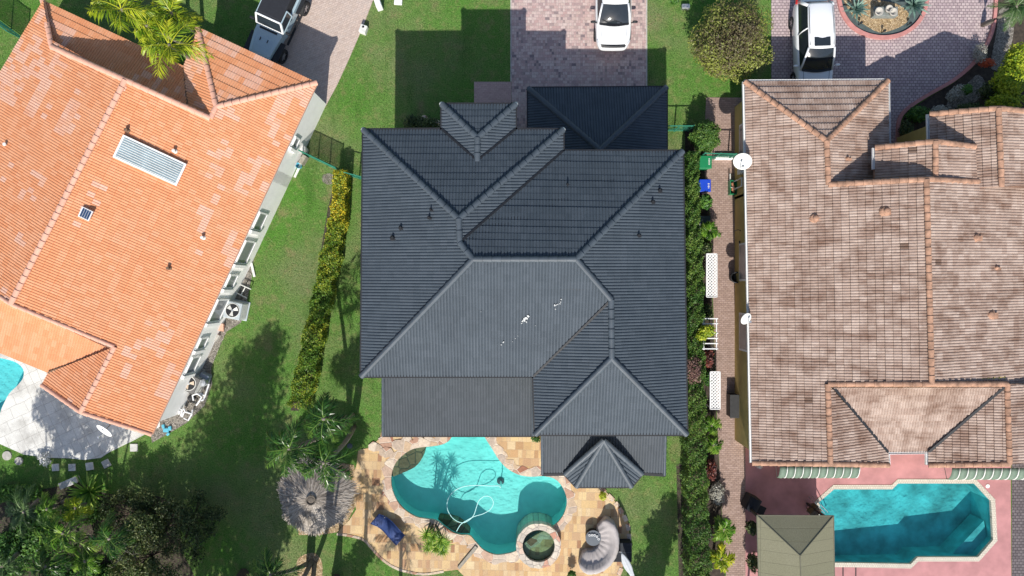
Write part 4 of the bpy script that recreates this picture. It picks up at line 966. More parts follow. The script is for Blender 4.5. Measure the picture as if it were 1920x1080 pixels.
def jeep(px, py, hd):
    Mx = place(px, py, hd); root = thing('parked_car', 'pale grey blue off road car with black top parked by the orange roof', 'car', tuple(P(px, py)))
    def bx(name, mat, items, bev=.03, **k):
        m1 = MB()
        for it in items: m1.box(*it)
        m1.xform(Mx); return m1.build(name, mat, root, bevel=bev, **k)
    bx('body', M['jeepblue'], [((-.75, 0, .82), (2.6, 1.5, .62)), ((1.2, 0, .72), (1.0, 1.2, .34))], .05)
    m1 = MB(); rg = []
    for x, w_, z in ((.52, .72, 1.13), (.9, .70, 1.15), (1.5, .62, 1.14), (1.9, .57, 1.10), (1.97, .55, 1.02)):
        rg.append([Vector((x, w_ * 1.02, .62))] + [Vector((x, w_ * t, z - .05 * t ** 6 + .03 * (1 - t * t))) for t in np.linspace(1, -1, 9)] + [Vector((x, -w_ * 1.02, .62))])
    m1.loft(rg); m1.xform(Mx); m1.build('hood', M['jeepblue'], root, smooth=False, bevel=.02)
    bx('hood_vent', M['black'], [((.66, 0, 1.175), (.1, .95, .02))], 0)
    for sg in (1, -1):
        bx('hood_latch', M['black'], [((1.2, sg * .2, 1.19), (.17, .04, .03))], .01)
        bx('fender', M['black'], [((1.42, sg * .77, .83), (1.05, .36, .07)), ((1.95, sg * .77, .72), (.08, .36, .26))], .03); bx('fender', M['black'], [((-1.3, sg * .83, .86), (1.1, .2, .07))], .03)
        bx('running_board', M['black'], [((.05, sg * .86, .42), (1.5, .12, .06))], .02)
        bx('mirror', M['black'], [((.42, sg * .98, 1.2), (.12, .24, .2))], .03)
        m1 = MB(); o = .012
        m1.patch(*[Mx @ Vector(v) for v in ((( .36, sg * .762, 1.16), (-.45, sg * .762, 1.16), (-.45, sg * .69, 1.66), (.16, sg * .69, 1.66)) if sg < 0 else ((-.45, sg * .762, 1.16), (.36, sg * .762, 1.16), (.16, sg * .69, 1.66), (-.45, sg * .69, 1.66)))], n=3); m1.build('side_window', M['glass'], root)
        m1 = MB()
        for a, b_ in (((.47, sg * .75, 1.14), (.18, sg * .68, 1.72)), ((-.48, sg * .765, 1.14), (-.48, sg * .69, 1.68)), ((.18, sg * .685, 1.69), (-.48, sg * .69, 1.69)), ((.45, sg * .765, 1.14), (-.48, sg * .765, 1.14))):
            m1.tube([Mx @ Vector(a), Mx @ Vector(b_)], .035, 6)
        m1.build('window_frame', M['jeepblue'], root)
        bx('door_handle', M['black'], [((-.3, sg * .762, 1.02), (.16, .04, .04))], .01)
        m1 = MB(); m1.lathe((0, 0, 0), [(.0, .03), (.09, .02), (.1, 0)], 14); m1.xform(Mx @ Matrix.Translation((1.98, sg * .42, .85)) @ Matrix.Rotation(PI / 2, 4, 'Y')); m1.build('headlight', M['lamp'], root)
        bx('tail_light', M['red_lamp'], [((-2.06, sg * .68, .9), (.06, .14, .22))], .01)
    m1 = MB(); m1.patch(*[Mx @ Vector(v) for v in ((.50, .66, 1.2), (.50, -.66, 1.2), (.25, -.62, 1.68), (.25, .62, 1.68))], bulge=Mx.to_3x3() @ Vector((.02, 0, .01)), n=4); m1.build('windshield', M['glass'], root, smooth=True)
    m1 = MB()
    for a, b_, r in (((.52, .73, 1.14), (.22, .67, 1.73), .05), ((.52, -.73, 1.14), (.22, -.67, 1.73), .05), ((.22, .67, 1.73), (.22, -.67, 1.73), .05), ((.52, .73, 1.15), (.52, -.73, 1.15), .04)): m1.tube([Mx @ Vector(a), Mx @ Vector(b_)], r, 8)
    m1.build('windshield_frame', M['white'], root)
    bx('soft_top', M['softtop'], [((-.95, 0, 1.46), (2.25, 1.36, .62), 0, .97)], .06)
    bx('grille', M['jeepblue'], [((1.98, 0, .85), (.06, 1.1, .42))], .02)
    bx('bumper', M['black'], [((2.15, 0, .55), (.2, 1.6, .18)), ((-2.12, 0, .55), (.16, 1.6, .18))], .03)
    m1 = MB(); m1.lathe((0, 0, 0), [(.2, -.12), (.36, -.12), (.38, 0), (.36, .12), (.0, .12)], 20); m1.xform(Mx @ Matrix.Translation((-2.22, 0, .95)) @ Matrix.Rotation(PI / 2, 4, 'Y')); m1.build('spare_wheel', M['rubber'], root, smooth=True)
    wheel_parts(root, Mx, [(1.42, .82), (1.42, -.82), (-1.3, .84), (-1.3, -.84)], .39, .27)
jeep(528, 51, 245.5)

# ------------------------------------------------------------------ garden furniture and equipment
# sun lounger
def lounger():
    a, c = P(709,972), P(749,1006); d = (c - a).normalized(); s_ = Vector((-d.y, d.x, 0)); L = 1.75
    root = thing('sun_lounger', 'navy blue curved sun lounger on the sandstone pool deck', 'sun lounger', tuple((a + c) / 2))
    o = (a + c) / 2 - d * L / 2 ; m1 = MB(); rg = []
    for t in np.linspace(0, 1, 22):
        z = .34 + .10 * math.sin(t * 2 * PI * .95 + 3.6) + .25 * max(0, (.3 - t)) ; p = o + d * (t * L) + s_ * (.13 * math.sin(t * PI))
        rg.append([p + s_ * .33 + Vector((0, 0, z)), p + Vector((0, 0, z - .02)), p - s_ * .33 + Vector((0, 0, z))])
    m1.loft(rg, caps=False, closed=False); so = m1.build('sling', M['navy'], root, smooth=True); so.modifiers.new('thick', 'SOLIDIFY').thickness = .03
    for sg in (1, -1):
        m1 = MB(); m1.tube([r[0 if sg > 0 else 2] + Vector((0, 0, -.01)) for r in rg], .022, 6); m1.build('frame_rail', M['navy'], root)
        for t in (.2, .8):
            m1 = MB(); p = o + d * (t * L) + s_ * (sg * .3 + .13 * math.sin(t * PI)); m1.tube([p + Vector((0, 0, .03)), p + Vector((0, 0, .36))], .02, 6); m1.build('leg', M['steel'], root)
lounger()
# curved sofa under its cover, round table with cups
def sofa():
    cc = P(1101,1004); root = thing('curved_sofa', 'curved outdoor sofa wrapped in a wrinkled grey cover beside the round table', 'sofa', tuple(P(1140,1030)))
    m1 = MB(); rg = []
    A0, A1 = R(46), R(-112)
    n = 40
    for i in range(n + 1):
        t = i / n; a = A0 + (A1 - A0) * t; e = min(1, min(t, 1 - t) * 9); e = math.sqrt(max(e, .05)); rm = 1.0 + .1 * math.sin(t * PI)
        dirv = Vector((math.cos(a), math.sin(a) * 1.14, 0)); up = Vector((0, 0, 1)); w_ = .50 * (.45 + .55 * e); wob = .03 * math.sin(i * 1.7) + .025 * math.sin(i * 3.1)
        prof = [(-w_, .02), (-w_ * .98, .38), (-w_ * .8, .47 + wob), (-w_ * .2, .48 + wob), (w_ * .2, .55), (w_ * .45, .78 + wob), (w_ * .8, .80 - wob), (w_ * .98, .7), (w_ * 1.02, .02)]
        rg.append([cc + dirv * (rm + r + wob * .3) + up * (z * (.6 + .4 * e)) for r, z in prof])
    m1.loft(rg, caps=True, closed=False); m1.build('cover', M['greycover'], root, smooth=True)
    m1 = MB(); m1.loft([[cc + Vector((math.cos(a) * r, math.sin(a) * 1.12 * r, z)) for r, z in ((.8, .0), (.8, .06), (1.5, .06), (1.5, 0))] for a in np.linspace(A0 - .15, A1 + .15, 16)]); m1.build('base', M['black'], root)
sofa()
tp = P(1112,1008); root = thing('round_table', 'round charcoal side table with five white ringed cups in the curve of the sofa', 'table', tuple(tp))
tc = P(1112.5,1009,.5)
m1 = MB(); m1.lathe((tc.x, tc.y, .0), [(0, 0), (.33, 0), (.36, .05), (.37, .44), (.37, .46)], 32); m1.build('table_base', M['black'], root, smooth=False)
m1 = MB(); m1.lathe((tc.x, tc.y, .46), [(0, 0), (.395, 0), (.40, .02), (.40, .04), (0, .045)], 32); m1.build('table_top', M['tabletop'], root)
for px, py in ((1105.2,1003.5), (1110.3,1003.3), (1114.8,1003.4), (1119.4,1006), (1122.4,1010.8)):
    c = P(px, py, .55); m1 = MB(); m1.lathe((c.x, c.y, .503), [(.0, .004), (.038, .004), (.044, .07), (.058, .07), (.056, 0), (0, 0)], 16); o = m1.build('cup', M['white'], None, smooth=False); tag(o, 'small white ringed cup on the rim of the charcoal table', 'cup', 'cups on the round table')
# black storage cube and folded parasol
c = P(1167,1036,.62); root = thing('storage_box', 'square black storage box with a cross seam beside the grey sofa', 'storage box', (c.x, c.y, 0))
m1 = MB(); m1.box((c.x, c.y, .31), (.98, 1.0, .62)); m1.build('box_body', M['softtop'], root, bevel=.04)
m1 = MB(); m1.box((c.x, c.y, .622), (.95, .012, .012)); m1.box((c.x - .02, c.y, .6225), (.012, .97, .012)); m1.build('seam', M['tabletop'], root)
root = thing('folded_parasol', 'pale grey folded parasol leaning over the black storage box', 'parasol', tuple(P(1172,1046)))
a, c = P(1166,1038,1.9), P(1186,1079,1.0)
m1 = MB(); tt = np.linspace(0, 1, 12)
d = (c - a); s_ = d.cross(Vector((0, 0, 1))).normalized(); u_ = s_.cross(d).normalized(); rg = []
for t in tt:
    r = .03 + .19 * math.sin(min(1, t * 1.15) * PI * .80) * (1 - .35 * t); rg.append([a + d * t + (s_ * math.cos(k) + u_ * math.sin(k) * .7) * r * (1 + .18 * math.cos(5 * k)) for k in np.arange(0, 6.28, PI / 10)])
m1.loft(rg); m1.build('canopy', plain('grey_parasol_cloth', (.42, .44, .47), .7, var=.08), root, smooth=True)
m1 = MB(); m1.tube([a - d * .05, P(1160,1034,.0)], .03, 8); m1.build('pole', M['steel'], root); 
# pool vacuum hose, cleaner
hz = [(938,915),(936,911),(920,911),(900,910),(880,910.5),(864,914),(850,922),(841,934),(838,948),(842,962),(852,974),(866,980),(878,976),(888,966),(893,952),(897,940),(905,932),(914,930),(922,934),(925,944),(919,955),(906,963),(890,968),(876,975),(864,983),(856,996)]
h3d = [(*P2(x, y, -.06), -.06) for x, y in hz]
m1 = MB(); m1.tube(spline(h3d, 6, False), .02, 8); o = m1.build('pool_hose', M['hose'], None, smooth=True); tag(o, 'pale looping vacuum hose floating on the turquoise freeform pool', 'hose')
cz = -1.2; c = P(938,913,0); root = thing('pool_cleaner', 'small dark pool cleaner at the end of the floating hose', 'pool cleaner', (c.x, c.y, cz))
m1 = MB(); m1.lathe((c.x, c.y, cz), [(.0, .0), (.16, .02), (.2, .09), (.12, .16), (.05, .18), (0, .18)], 14); m1.build('cleaner_body', M['tabletop'], root)
m1 = MB(); m1.tube([(c.x, c.y, cz + .15), (c.x + .05, c.y - .05, -.6), (c.x, c.y - .05, -.08)], .03); m1.build('cleaner_pipe', M['hose'], root)
# spa
sp = P(1010,1024,.38); root = thing('spa', 'round raised stone spa filled with dark green water beside the freeform pool', 'spa', (sp.x, sp.y, 0))
rr = random.Random(3); m1 = MB(); ro = [(sp.x + (1.14 + .04 * rr.random()) * math.cos(t), sp.y + (1.14 + .04 * rr.random()) * math.sin(t)) for t in np.arange(0, 6.28, PI / 24)]
ri = [(sp.x + .83 * math.cos(t), sp.y + .83 * math.sin(t)) for t in np.arange(0, 6.28, PI / 24)]
m1.prism(ro, -1.4, .38, [ri]); m1.build('spa_rim', M['spa_stone'], root)
m1 = MB(); m1.lathe((sp.x, sp.y, 0), [(0, -.75), (.48, -.72), (.5, -.35), (.8, -.3), (.84, .3)], 40); m1.build('spa_basin', M['spa_in'], root)
m1 = MB(); m1.disc((sp.x, sp.y, .18), .835, 40); m1.build('spa_water', M['water_spa'], root)
# thatch parasol
tc = P(583,938,3.0); root = thing('thatch_parasol', 'round grey thatched parasol with a rope crown below the palm cluster', 'thatch parasol', (tc.x, tc.y, 0))
TR = 1.78
m1 = MB(); m1.tube([(tc.x, tc.y, 0), (tc.x, tc.y, 3.0)], .09, 10); m1.build('pole', M['bark'], root)
Vt, Ft, Rt = [], [], []
rg = np.random.default_rng(5)
for i in range(5200):
    a = rg.uniform(0, 2 * PI); r0_ = rg.uniform(.05, 1.0) ** .7 * TR * .92; ln = rg.uniform(.3, .7); r1_ = min(r0_ + ln, TR * (1 + .07 * math.sin(3 * a + 1) + .05 * math.sin(7 * a)) + rg.normal(0, .09)); 
    zf = lambda r: 3.02 - .62 * (r / TR) - .12 * (r / TR) ** 3
    a2 = a + rg.normal(0, .05); wd = rg.uniform(.012, .03); z0_, z1_ = zf(r0_) + rg.uniform(0, .03), zf(r1_) + rg.uniform(.0, .07)
    dx, dy = -math.sin(a), math.cos(a); b0 = len(Vt)
    Vt += [(tc.x + r0_ * math.cos(a) - dx * wd, tc.y + r0_ * math.sin(a) - dy * wd, z0_), (tc.x + r0_ * math.cos(a) + dx * wd, tc.y + r0_ * math.sin(a) + dy * wd, z0_), (tc.x + r1_ * math.cos(a2) + dx * wd * .5, tc.y + r1_ * math.sin(a2) + dy * wd * .5, z1_), (tc.x + r1_ * math.cos(a2) - dx * wd * .5, tc.y + r1_ * math.sin(a2) - dy * wd * .5, z1_)]
    Ft.append((b0, b0 + 1, b0 + 2, b0 + 3)); Rt.append(rg.random())
for i in range(36):   # closed underside cone
    a, a2 = 2 * PI * i / 36, 2 * PI * (i + 1) / 36; b0 = len(Vt)
    Vt += [(tc.x, tc.y, 2.97), (tc.x + TR * .94 * math.cos(a), tc.y + TR * .94 * math.sin(a), 2.25), (tc.x + TR * .94 * math.cos(a2), tc.y + TR * .94 * math.sin(a2), 2.25), (tc.x, tc.y, 2.96)]; Ft.append((b0, b0 + 1, b0 + 2, b0 + 3)); Rt.append(.15)
fast_mesh('thatch', Vt, Ft, M['thatch'], root, {'rnd': Rt})
m1 = MB(); pts = [(tc.x + .22 * math.cos(t), tc.y + .22 * math.sin(t), 3.03) for t in np.arange(0, 6.4, .3)]; m1.tube(pts, .035, 6, False); m1.lathe((tc.x, tc.y, 2.98), [(.22, 0), (.1, .04), (0, .04)], 12); m1.build('crown_rope', plain('grey_brown_rope', (.13, .11, .09), .95, var=.4, scale=12), root)
# air conditioners and pool pump by the orange house
def ac(px, py, rot, label, cab, blade):
    c = P(px, py, .9); root = thing('air_conditioner', label, 'air conditioner', (c.x, c.y, 0)); rz = R(rot)
    m1 = MB(); m1.box((c.x, c.y, .48), (.86, .86, .84), rz); m1.box((c.x, c.y, .03), (1.0, 1.0, .06), rz); m1.build('cabinet', cab, root, bevel=.05)
    m1 = MB(); m1.lathe((c.x, c.y, .9), [(.34, -.02), (.34, .02), (.37, .02), (.37, -.02)], 28); m1.build('fan_ring', M['offwhite'], root)
    m1 = MB(); m1.disc((c.x, c.y, .906), .335, 28); m1.build('fan_well', M['black'], root)
    for k in range(3):
        a = rz + .5 + 2 * PI * k / 3; m1 = MB(); m1.patch(*[(c.x + r * math.cos(a + t), c.y + r * math.sin(a + t), .915 + z) for r, t, z in ((.07, -.5, 0), (.3, -.38, 0), (.3, .38, .03), (.07, .6, .03))], n=3); m1.build('fan_blade', blade, root)
    m1 = MB(); m1.lathe((c.x, c.y, .92), [(0, .03), (.06, .02), (.07, 0)], 12); m1.build('fan_hub', M['steel'], root)
    m1 = MB()
    for k in range(8):
        z = .15 + k * .09
        for sx, sy in ((1, 0), (-1, 0), (0, 1), (0, -1)):
            ox, oy = sx * .434, sy * .434; m1.box((c.x + ox * math.cos(rz) - oy * math.sin(rz), c.y + ox * math.sin(rz) + oy * math.cos(rz), z), (.012 if sx else .78, .012 if sy else .78, .03), rz)
    m1.build('side_louvre', M['offwhite'], root)
ac(436, 582, -12, 'light grey air conditioner with a pale fan on the lawn side of the orange house', plain('ac_grey_metal', (.45, .5, .52), .5, var=.05), M['offwhite'])
ac(354, 719, -25, 'older dark air conditioner with tan fan blades next to the white pool pipes', plain('ac_brown_metal', (.13, .125, .12), .6, var=.2), plain('tan_blade', (.5, .4, .3), .6))
c = P(378,712,.6); root = thing('pool_pump', 'grey and black pool pump with white pipes by the dark air conditioner', 'pool pump', (c.x, c.y, 0))
m1 = MB(); m1.box((c.x, c.y, .3), (.5, .6, .5), R(-25)); m1.build('pump_housing', plain('pump_grey', (.2, .24, .3), .5), root, bevel=.06)
m1 = MB(); m1.lathe((c.x + .1, c.y - .15, .5), [(.2, 0), (.2, .2), (.16, .26), (0, .28)], 16); m1.build('filter_lid', M['steel'], root, smooth=False)
def pipes(pts, z): 
    m1 = MB(); m1.tube([P(x, y, z) for x, y in pts], .045, 8); m1.build('pump_pipe', M['pipe'], root)
for pts, z in (([(392,720),(386,738),(382,749)], .45), ([(374,737),(384,742)], .4), ([(363,751),(361,741),(370,738),(378,744),(374,752)], .5), ([(374,752),(368,760)], .35), ([(382,749),(378,751)], .4), ([(338,756),(339,764),(332,768)], .4), ([(330,775),(333,765),(342,768),(339,780)], .45), ([(345,766),(347,772),(360,776),(361,768)], .45), ([(360,776),(353,788),(345,784)], .3), ([(335,777),(337,770)], .5), ([(341,782),(345,773)], .42)):
    pipes(pts, z)
c = P(357,746,.35); m1 = MB(); m1.lathe((c.x, c.y, 0), [(.0, .0), (.16, 0), (.18, .25), (.13, .42), (0, .44)], 14); m1.build('pump_motor', M['black'], root)
# PVC stand on dark ground, bricks, slabs, planks
def small(name, label, cat, mats, builder, loc, group=None):
    root_o = builder.build(name, mats, None); tag(root_o, label, cat, group); return root_o
m1 = MB(); m1.tube([P(452,534,.35), P(470,542,.35)], .03); m1.tube([P(460,538,.35), P(452,553,.35)], .03); m1.tube([P(441,548,.35), P(463,559,.3)], .025)
for x, y in ((452,534), (470,542), (452,553)): m1.tube([P(x, y, .35), P(x, y, 0)], .025)
small('pipe_stand', 'thin white pipe stand on dark soil above the light grey air conditioner', 'pipe stand', M['offwhite'], m1, 0)
for i, (px, py, lab) in enumerate(((410,613,'stack of orange roof tiles at the foot of the white wall'),)):
    m1 = MB(); c = P(414,614)
    for k in range(4): m1.box((c.x + .015 * k, c.y + .01 * k, .05 + .07 * k), (.42, .34, .06), R(-8 + 3 * k))
    small('tile_stack', lab, 'roof tiles', M['orange_cap'], m1, 0)
for px, py, sx, sy, rz, z, lab in ((406,632,.3,.42,-35,.16,'broken concrete block nearest the orange tile stack'), (396,636,.25,.3,20,.14,'small concrete lump close to the white wall base'), (398,622,.4,.2,-50,.1,'narrow concrete fragment leaning on the white wall'), (376,695,.55,.3,-20,.12,'grey slab lying on the dark ground above the pool pump')):
    m1 = MB(); c = P(px, py); m1.box((c.x, c.y, z / 2), (sx, sy, z), R(rz), .9); small('concrete_block', lab, 'concrete block', M['concrete'], m1, 0)
for px0, py0, px1, py1, lab in ((472,493,478,519,'pale plank lying on the gravel beside the lawn'), (566,305,553,333,'white plank on the gravel under the wall fence')):
    m1 = MB(); a, c = P(px0, py0), P(px1, py1); m_ = (a + c) / 2; d = c - a; m1.box((m_.x, m_.y, .06), (d.length, .12, .05), math.atan2(d.y, d.x)); small('plank', lab, 'plank', M['offwhite'], m1, 0)
m1 = MB(); c = P(563,312); m1.lathe((c.x, c.y, 0), [(0, .02), (.11, .0), (.15, .3), (.16, .3), (.12, .02)], 16); o = m1.build('bucket', M['aqua'], None); tag(o, 'small aqua bucket on gravel below the green fence', 'bucket')
m1 = MB(); c = P(572,302); m1.box((c.x, c.y, .25), (.22, .5, .5), R(-30)); o = m1.build('crate', M['wood'], None, bevel=.02); tag(o, 'narrow wooden crate beside the aqua bucket', 'crate')
m1 = MB(); c = P(573,283); m1.lathe((c.x, c.y, 0), [(.16, 0), (.2, .5), (.18, .62), (0, .66)], 16); o = m1.build('utility_drum', M['offwhite'], None); tag(o, 'cream round drum where the green fence meets the white wall', 'drum')
m1 = MB()
for dx, dy, s_ in ((0, 0, .3), (.2, .1, .22), (-.15, .2, .2), (.1, -.2, .18)):
    c = P(313,806); m1.box((c.x + dx, c.y + dy, .07), (s_, s_ * .7, .12), dx * 9)
o = m1.build('tarp', M['aqua'], None, bevel=.03); tag(o, 'crumpled blue tarp heap on shaded grass under the orange roof corner', 'tarp')
dish('satellite_dish', P(197,806,3.15), .42, (-.38, -.62, .68), oh, P(214,786,2.75), M['white'])
# stepping stones, bench, boxes
for i, (px, py, sx, rz, rd) in enumerate(((14,854,16,0,1), (36,864,14,0,1), (105,876,13,3,0), (136,876,13,2,0), (169,874,14,8,0), (200,869,14,28,0), (252,839,14,0,0))):
    m1 = MB(); c = P(px, py); s_ = sx / 36
    if rd: m1.lathe((c.x, c.y, 0), [(s_ * .55, 0), (s_ * .55, .06), (0, .065)], 14)
    else: m1.box((c.x, c.y, .035), (s_, s_, .07), R(rz))
    o = m1.build('stepping_stone', M['concrete'] if rd else M['patio_l'], None, bevel=.012)
    tag(o, ['first round stepping stone from the left on grass below the patio', 'second round stepping stone from the left, nearer the white flowers', 'square stepping stone nearest the white flowers', 'second square stepping stone right of the white flowers', 'third square stepping stone right of the white flowers', 'tilted square stepping stone, fourth right of the white flowers', 'lone square stepping stone near the orange roof corner'][i], 'stepping stone', 'stepping stones along the stamped patio')
root = thing('garden_bench', 'pale concrete bench tilted on the grass above the palms', 'bench', tuple(P(128,908)))
c = P(127,906,.45); rz = R(23); m1 = MB(); m1.box((c.x, c.y, .42), (.95, .34, .08), rz); m1.build('seat', M['patio_l'], root, bevel=.02)
for sg in (1, -1):
    m1 = MB(); m1.box((c.x + sg * .33 * math.cos(rz), c.y + sg * .33 * math.sin(rz), .19), (.12, .28, .38), rz); m1.build('leg', M['concrete'], root, bevel=.02)
for px, py, sx, sy, z, rz, mt, lab in ((683,58,.36,.42,.35,-20,'offwhite','pale utility box with a dark hole on the left driveway edge'), (712,13,.3,.45,.6,18,'white','white electrical box casting a dark shadow on the front lawn'), (747,5,.42,.28,.12,-4,'white','flat white cover in the front lawn near the top edge'), (1284,15,.42,.24,.25,0,'steel','grey utility cover beside the big round bush')):
    c = P(px, py); m1 = MB(); m1.box((c.x, c.y, z / 2), (sx, sy, z), R(rz)); root = thing('utility_box', lab, 'utility box', tuple(c)); m1.build('box_body', M[mt], root, bevel=.03)
    m1 = MB(); m1.box((c.x, c.y, z + .01), (sx * .9, sy * .9, .02), R(rz)); m1.build('lid', M[mt], root, bevel=.01)
    if mt == 'offwhite':
        m1 = MB(); m1.lathe((c.x + .02, c.y + .08, z + .02), [(.06, .0), (.06, .012), (0, .012)], 10); m1.build('cap', M['black'], root)

# fences
def fence(px0, py0, px1, py1, label, h=1.5, cloth=True, n=3):
    a, c = P(px0, py0), P(px1, py1); d = (c - a); L = d.length; d.normalize(); root = thing('metal_fence', label, 'fence', tuple((a + c) / 2)); s_ = Vector((-d.y, d.x, 0))
    for i in range(n + 1):
        p = a + d * (L * i / n); m1 = MB(); m1.tube([p, p + Vector((0, 0, h + .05))], .035, 8); m1.build('post', M['fence'], root)
    m1 = MB(); m1.tube([a + Vector((0, 0, h)), c + Vector((0, 0, h))], .028, 6); m1.tube([a + Vector((0, 0, .1)), c + Vector((0, 0, .1))], .02, 6); m1.build('rail', M['fence'], root)
    m1 = MB(); k = int(L / .11)
    for i in range(k):
        t = i / k * L
        for sg in (1, -1):
            t2 = t + sg * h
            if t2 < 0: z2 = t / h * (h - .1); t2 = 0
            elif t2 > L: z2 = (L - t) / h * (h - .1); t2 = L
            else: z2 = h - .1
            m1.tube([a + d * t + Vector((0, 0, .1)), a + d * t2 + Vector((0, 0, .1 + z2))], .004, 3, False)
    m1.build('mesh', M['fence'], root)
    if cloth:
        m1 = MB(); q0, q1 = a + s_ * .03, c + s_ * .03; m1.add([q0 + Vector((0, 0, .12)), q1 + Vector((0, 0, .12)), q1 + Vector((0, 0, h - .02)), q0 + Vector((0, 0, h - .02))], [(0, 1, 2, 3)]); o = m1.build('windscreen', M['screen'], root); o.modifiers.new('thick', 'SOLIDIFY').thickness = .01
fence(575,291,640,322, 'green mesh fence with cloth from the white wall to the yellow hedge', 1.3, True, 3)
fence(648,328,700,342, 'short green mesh fence between yellow hedge and slate house', 1.2, False, 2)
fence(-40,10,52,78, 'green cloth fence at the far left of the orange house', 1.5, True, 3)
fence(1238,246,1290,246, 'short green fence beside the slate garage', 1.2, False, 2)
fence(1308,297,1392,299, 'green fence across the brick side path', 1.4, False, 3)
c = P(1352,296); m1 = MB(); m1.box((c.x + .1, c.y - .06, .18), (.95, .12, .36)); o = m1.build('low_wall', M['white_wall'], None, bevel=.01); tag(o, 'low white wall under the green side path fence', 'wall')

# bins along the side path
def bin_(px, py, mat, label, sx, sy, h=1.05, open_=False, mark=None, rot=0):
    c = P(px, py, h); root = thing('wheelie_bin', label, 'bin', (c.x, c.y, 0))
    m1 = MB(); m1.box((c.x, c.y, h / 2 - .02), (sx * .82, sy * .82, h - .04), R(rot), 1.18); m1.build('bin_body', mat, root, bevel=.04)
    m1 = MB(); m1.box((c.x, c.y, h + .01), (sx, sy, .06), R(rot)); m1.build('lid', mat, root, bevel=.03)
    if mark:
        m1 = MB()
        for k in range(mark): m1.box((c.x + .17, c.y - .12 + .07 * k, h + .043), (.09 if k % 2 else .07, .035, .006))
        m1.build('lid_marking', M['offwhite'], root)
    m1 = MB(); m1.tube([(c.x - sx * .5, c.y - sy * .35, h - .03), (c.x - sx * .56, c.y - sy * .3, h - .02), (c.x - sx * .56, c.y + sy * .3, h - .02), (c.x - sx * .5, c.y + sy * .35, h - .03)], .02, 6); m1.build('handle', mat, root)
    for sg in (1, -1):
        m1 = MB(); m1.lathe((0, 0, 0), [(0, -.03), (.1, -.03), (.1, .03), (0, .03)], 14); m1.xform(Matrix.Translation((c.x - sx * .36, c.y + sg * sy * .38, .1)) @ Matrix.Rotation(PI / 2, 4, 'X')); m1.build('wheel', M['rubber'], root)
bin_(1323,304,M['greenplastic'],'bright green wheelie bin with white lid marking by the side path fence', .62, .66, 1.05, mark=5)
bin_(1322,348,M['blueplastic'],'blue wheelie bin standing against the long hedge', .58, .64, 1.0, mark=4)
c = P(1376,351,.4); root = thing('storage_tub', 'small open green tub holding garden bits against the mustard wall', 'tub', (c.x, c.y, 0))
m1 = MB(); m1.prism([(c.x - .19, c.y - .36), (c.x + .19, c.y - .36), (c.x + .19, c.y + .36), (c.x - .19, c.y + .36)], .0, .4, [[(c.x - .16, c.y - .33), (c.x - .16, c.y + .33), (c.x + .16, c.y + .33), (c.x + .16, c.y - .33)]]); m1.build('tub_wall', M['greenplastic'], root)
m1 = MB(); m1.box((c.x, c.y, .1), (.33, .67, .2)); m1.build('tub_base', M['greenplastic'], root)
m1 = MB()
for k in range(6): m1.box((c.x + .05 * math.cos(k * 2), c.y - .2 + .08 * k, .25 + .02 * (k % 3)), (.1, .12, .1), k)
m1.build('contents', M['terracotta'], root, bevel=.02)
c = P(1323,417,.5); root = thing('planter_box', 'dark green square planter box under the leafy plant by the blue bin', 'planter', (c.x, c.y, 0))
m1 = MB(); m1.box((c.x, c.y, .24), (.5, .62, .48), 0, 1.1); m1.build('planter_body', plain('dark_planter', (.035, .06, .055), .6), root, bevel=.02)
m1 = MB(); m1.tube([(c.x - .29, c.y - .34, .48), (c.x - .29, c.y + .34, .48)], .02, 6); m1.build('planter_rim', M['offwhite'], root)
# lattice panels
def lattice(px0, py0, px1, py1, label, z=1.0):
    a, c = P(px0, py0, z), P(px1, py1, z); x0, x1_ = min(a.x, c.x), max(a.x, c.x); y0, y1_ = min(a.y, c.y), max(a.y, c.y)
    W_, Lh = x1_ - x0, y1_ - y0; root = thing('lattice_panel', label, 'lattice panel', ((x0 + x1_) / 2, (y0 + y1_) / 2, 0))
    m1 = MB()
    for sg in (1, -1):
        s0 = -W_
        while s0 < Lh + W_:
            # strip x from 0..W, y = s0 + sg*x
            t0, t1_ = 0.0, W_
            f = (lambda t: s0 + sg * t) if sg > 0 else (lambda t: s0 + W_ - t)
            ys = [f(t0), f(t1_)]
            if max(ys) > 0.02 and min(ys) < Lh - .02:
                pts = []
                for t in np.linspace(0, W_, 13):
                    if -.01 <= f(t) <= Lh + .01: pts.append((t, f(t)))
                if len(pts) > 1:
                    p0, p1_ = pts[0], pts[-1]; mx, my = (p0[0] + p1_[0]) / 2, (p0[1] + p1_[1]) / 2
                    m1.box((x0 + mx, y0 + my, z + .006 * sg), (math.hypot(p1_[0] - p0[0], p1_[1] - p0[1]), .058, .01), math.atan2(p1_[1] - p0[1], p1_[0] - p0[0]))
            s0 += .162
    m1.build('lattice', M['white'], root)
    m1 = MB(); e = .03
    for cx_, cy_, sx, sy in ((x0, (y0 + y1_) / 2, .045, Lh), (x1_, (y0 + y1_) / 2, .045, Lh), ((x0 + x1_) / 2, y0, W_, .045), ((x0 + x1_) / 2, y1_, W_, .045)): m1.box((cx_, cy_, z + .02), (sx, sy, .03))
    m1.build('frame', M['white'], root)
    for xx in (x0, x1_):
        for yy_ in (y0 + .1, y1_ - .1):
            m1 = MB(); m1.box((xx, yy_, z / 2), (.04, .04, z)); m1.build('leg', M['white'], root)
lattice(1324.5,476,1344,557, 'longer white lattice table over the plants between bins and trellis')
lattice(1331.5,697,1350,767, 'shorter white lattice panel over the plants below the purple hedge part')
root = thing('garden_trellis', 'white ladder shaped trellis arch with a lime shrub growing through it', 'trellis', tuple(P(1331,625)))
z = 1.55
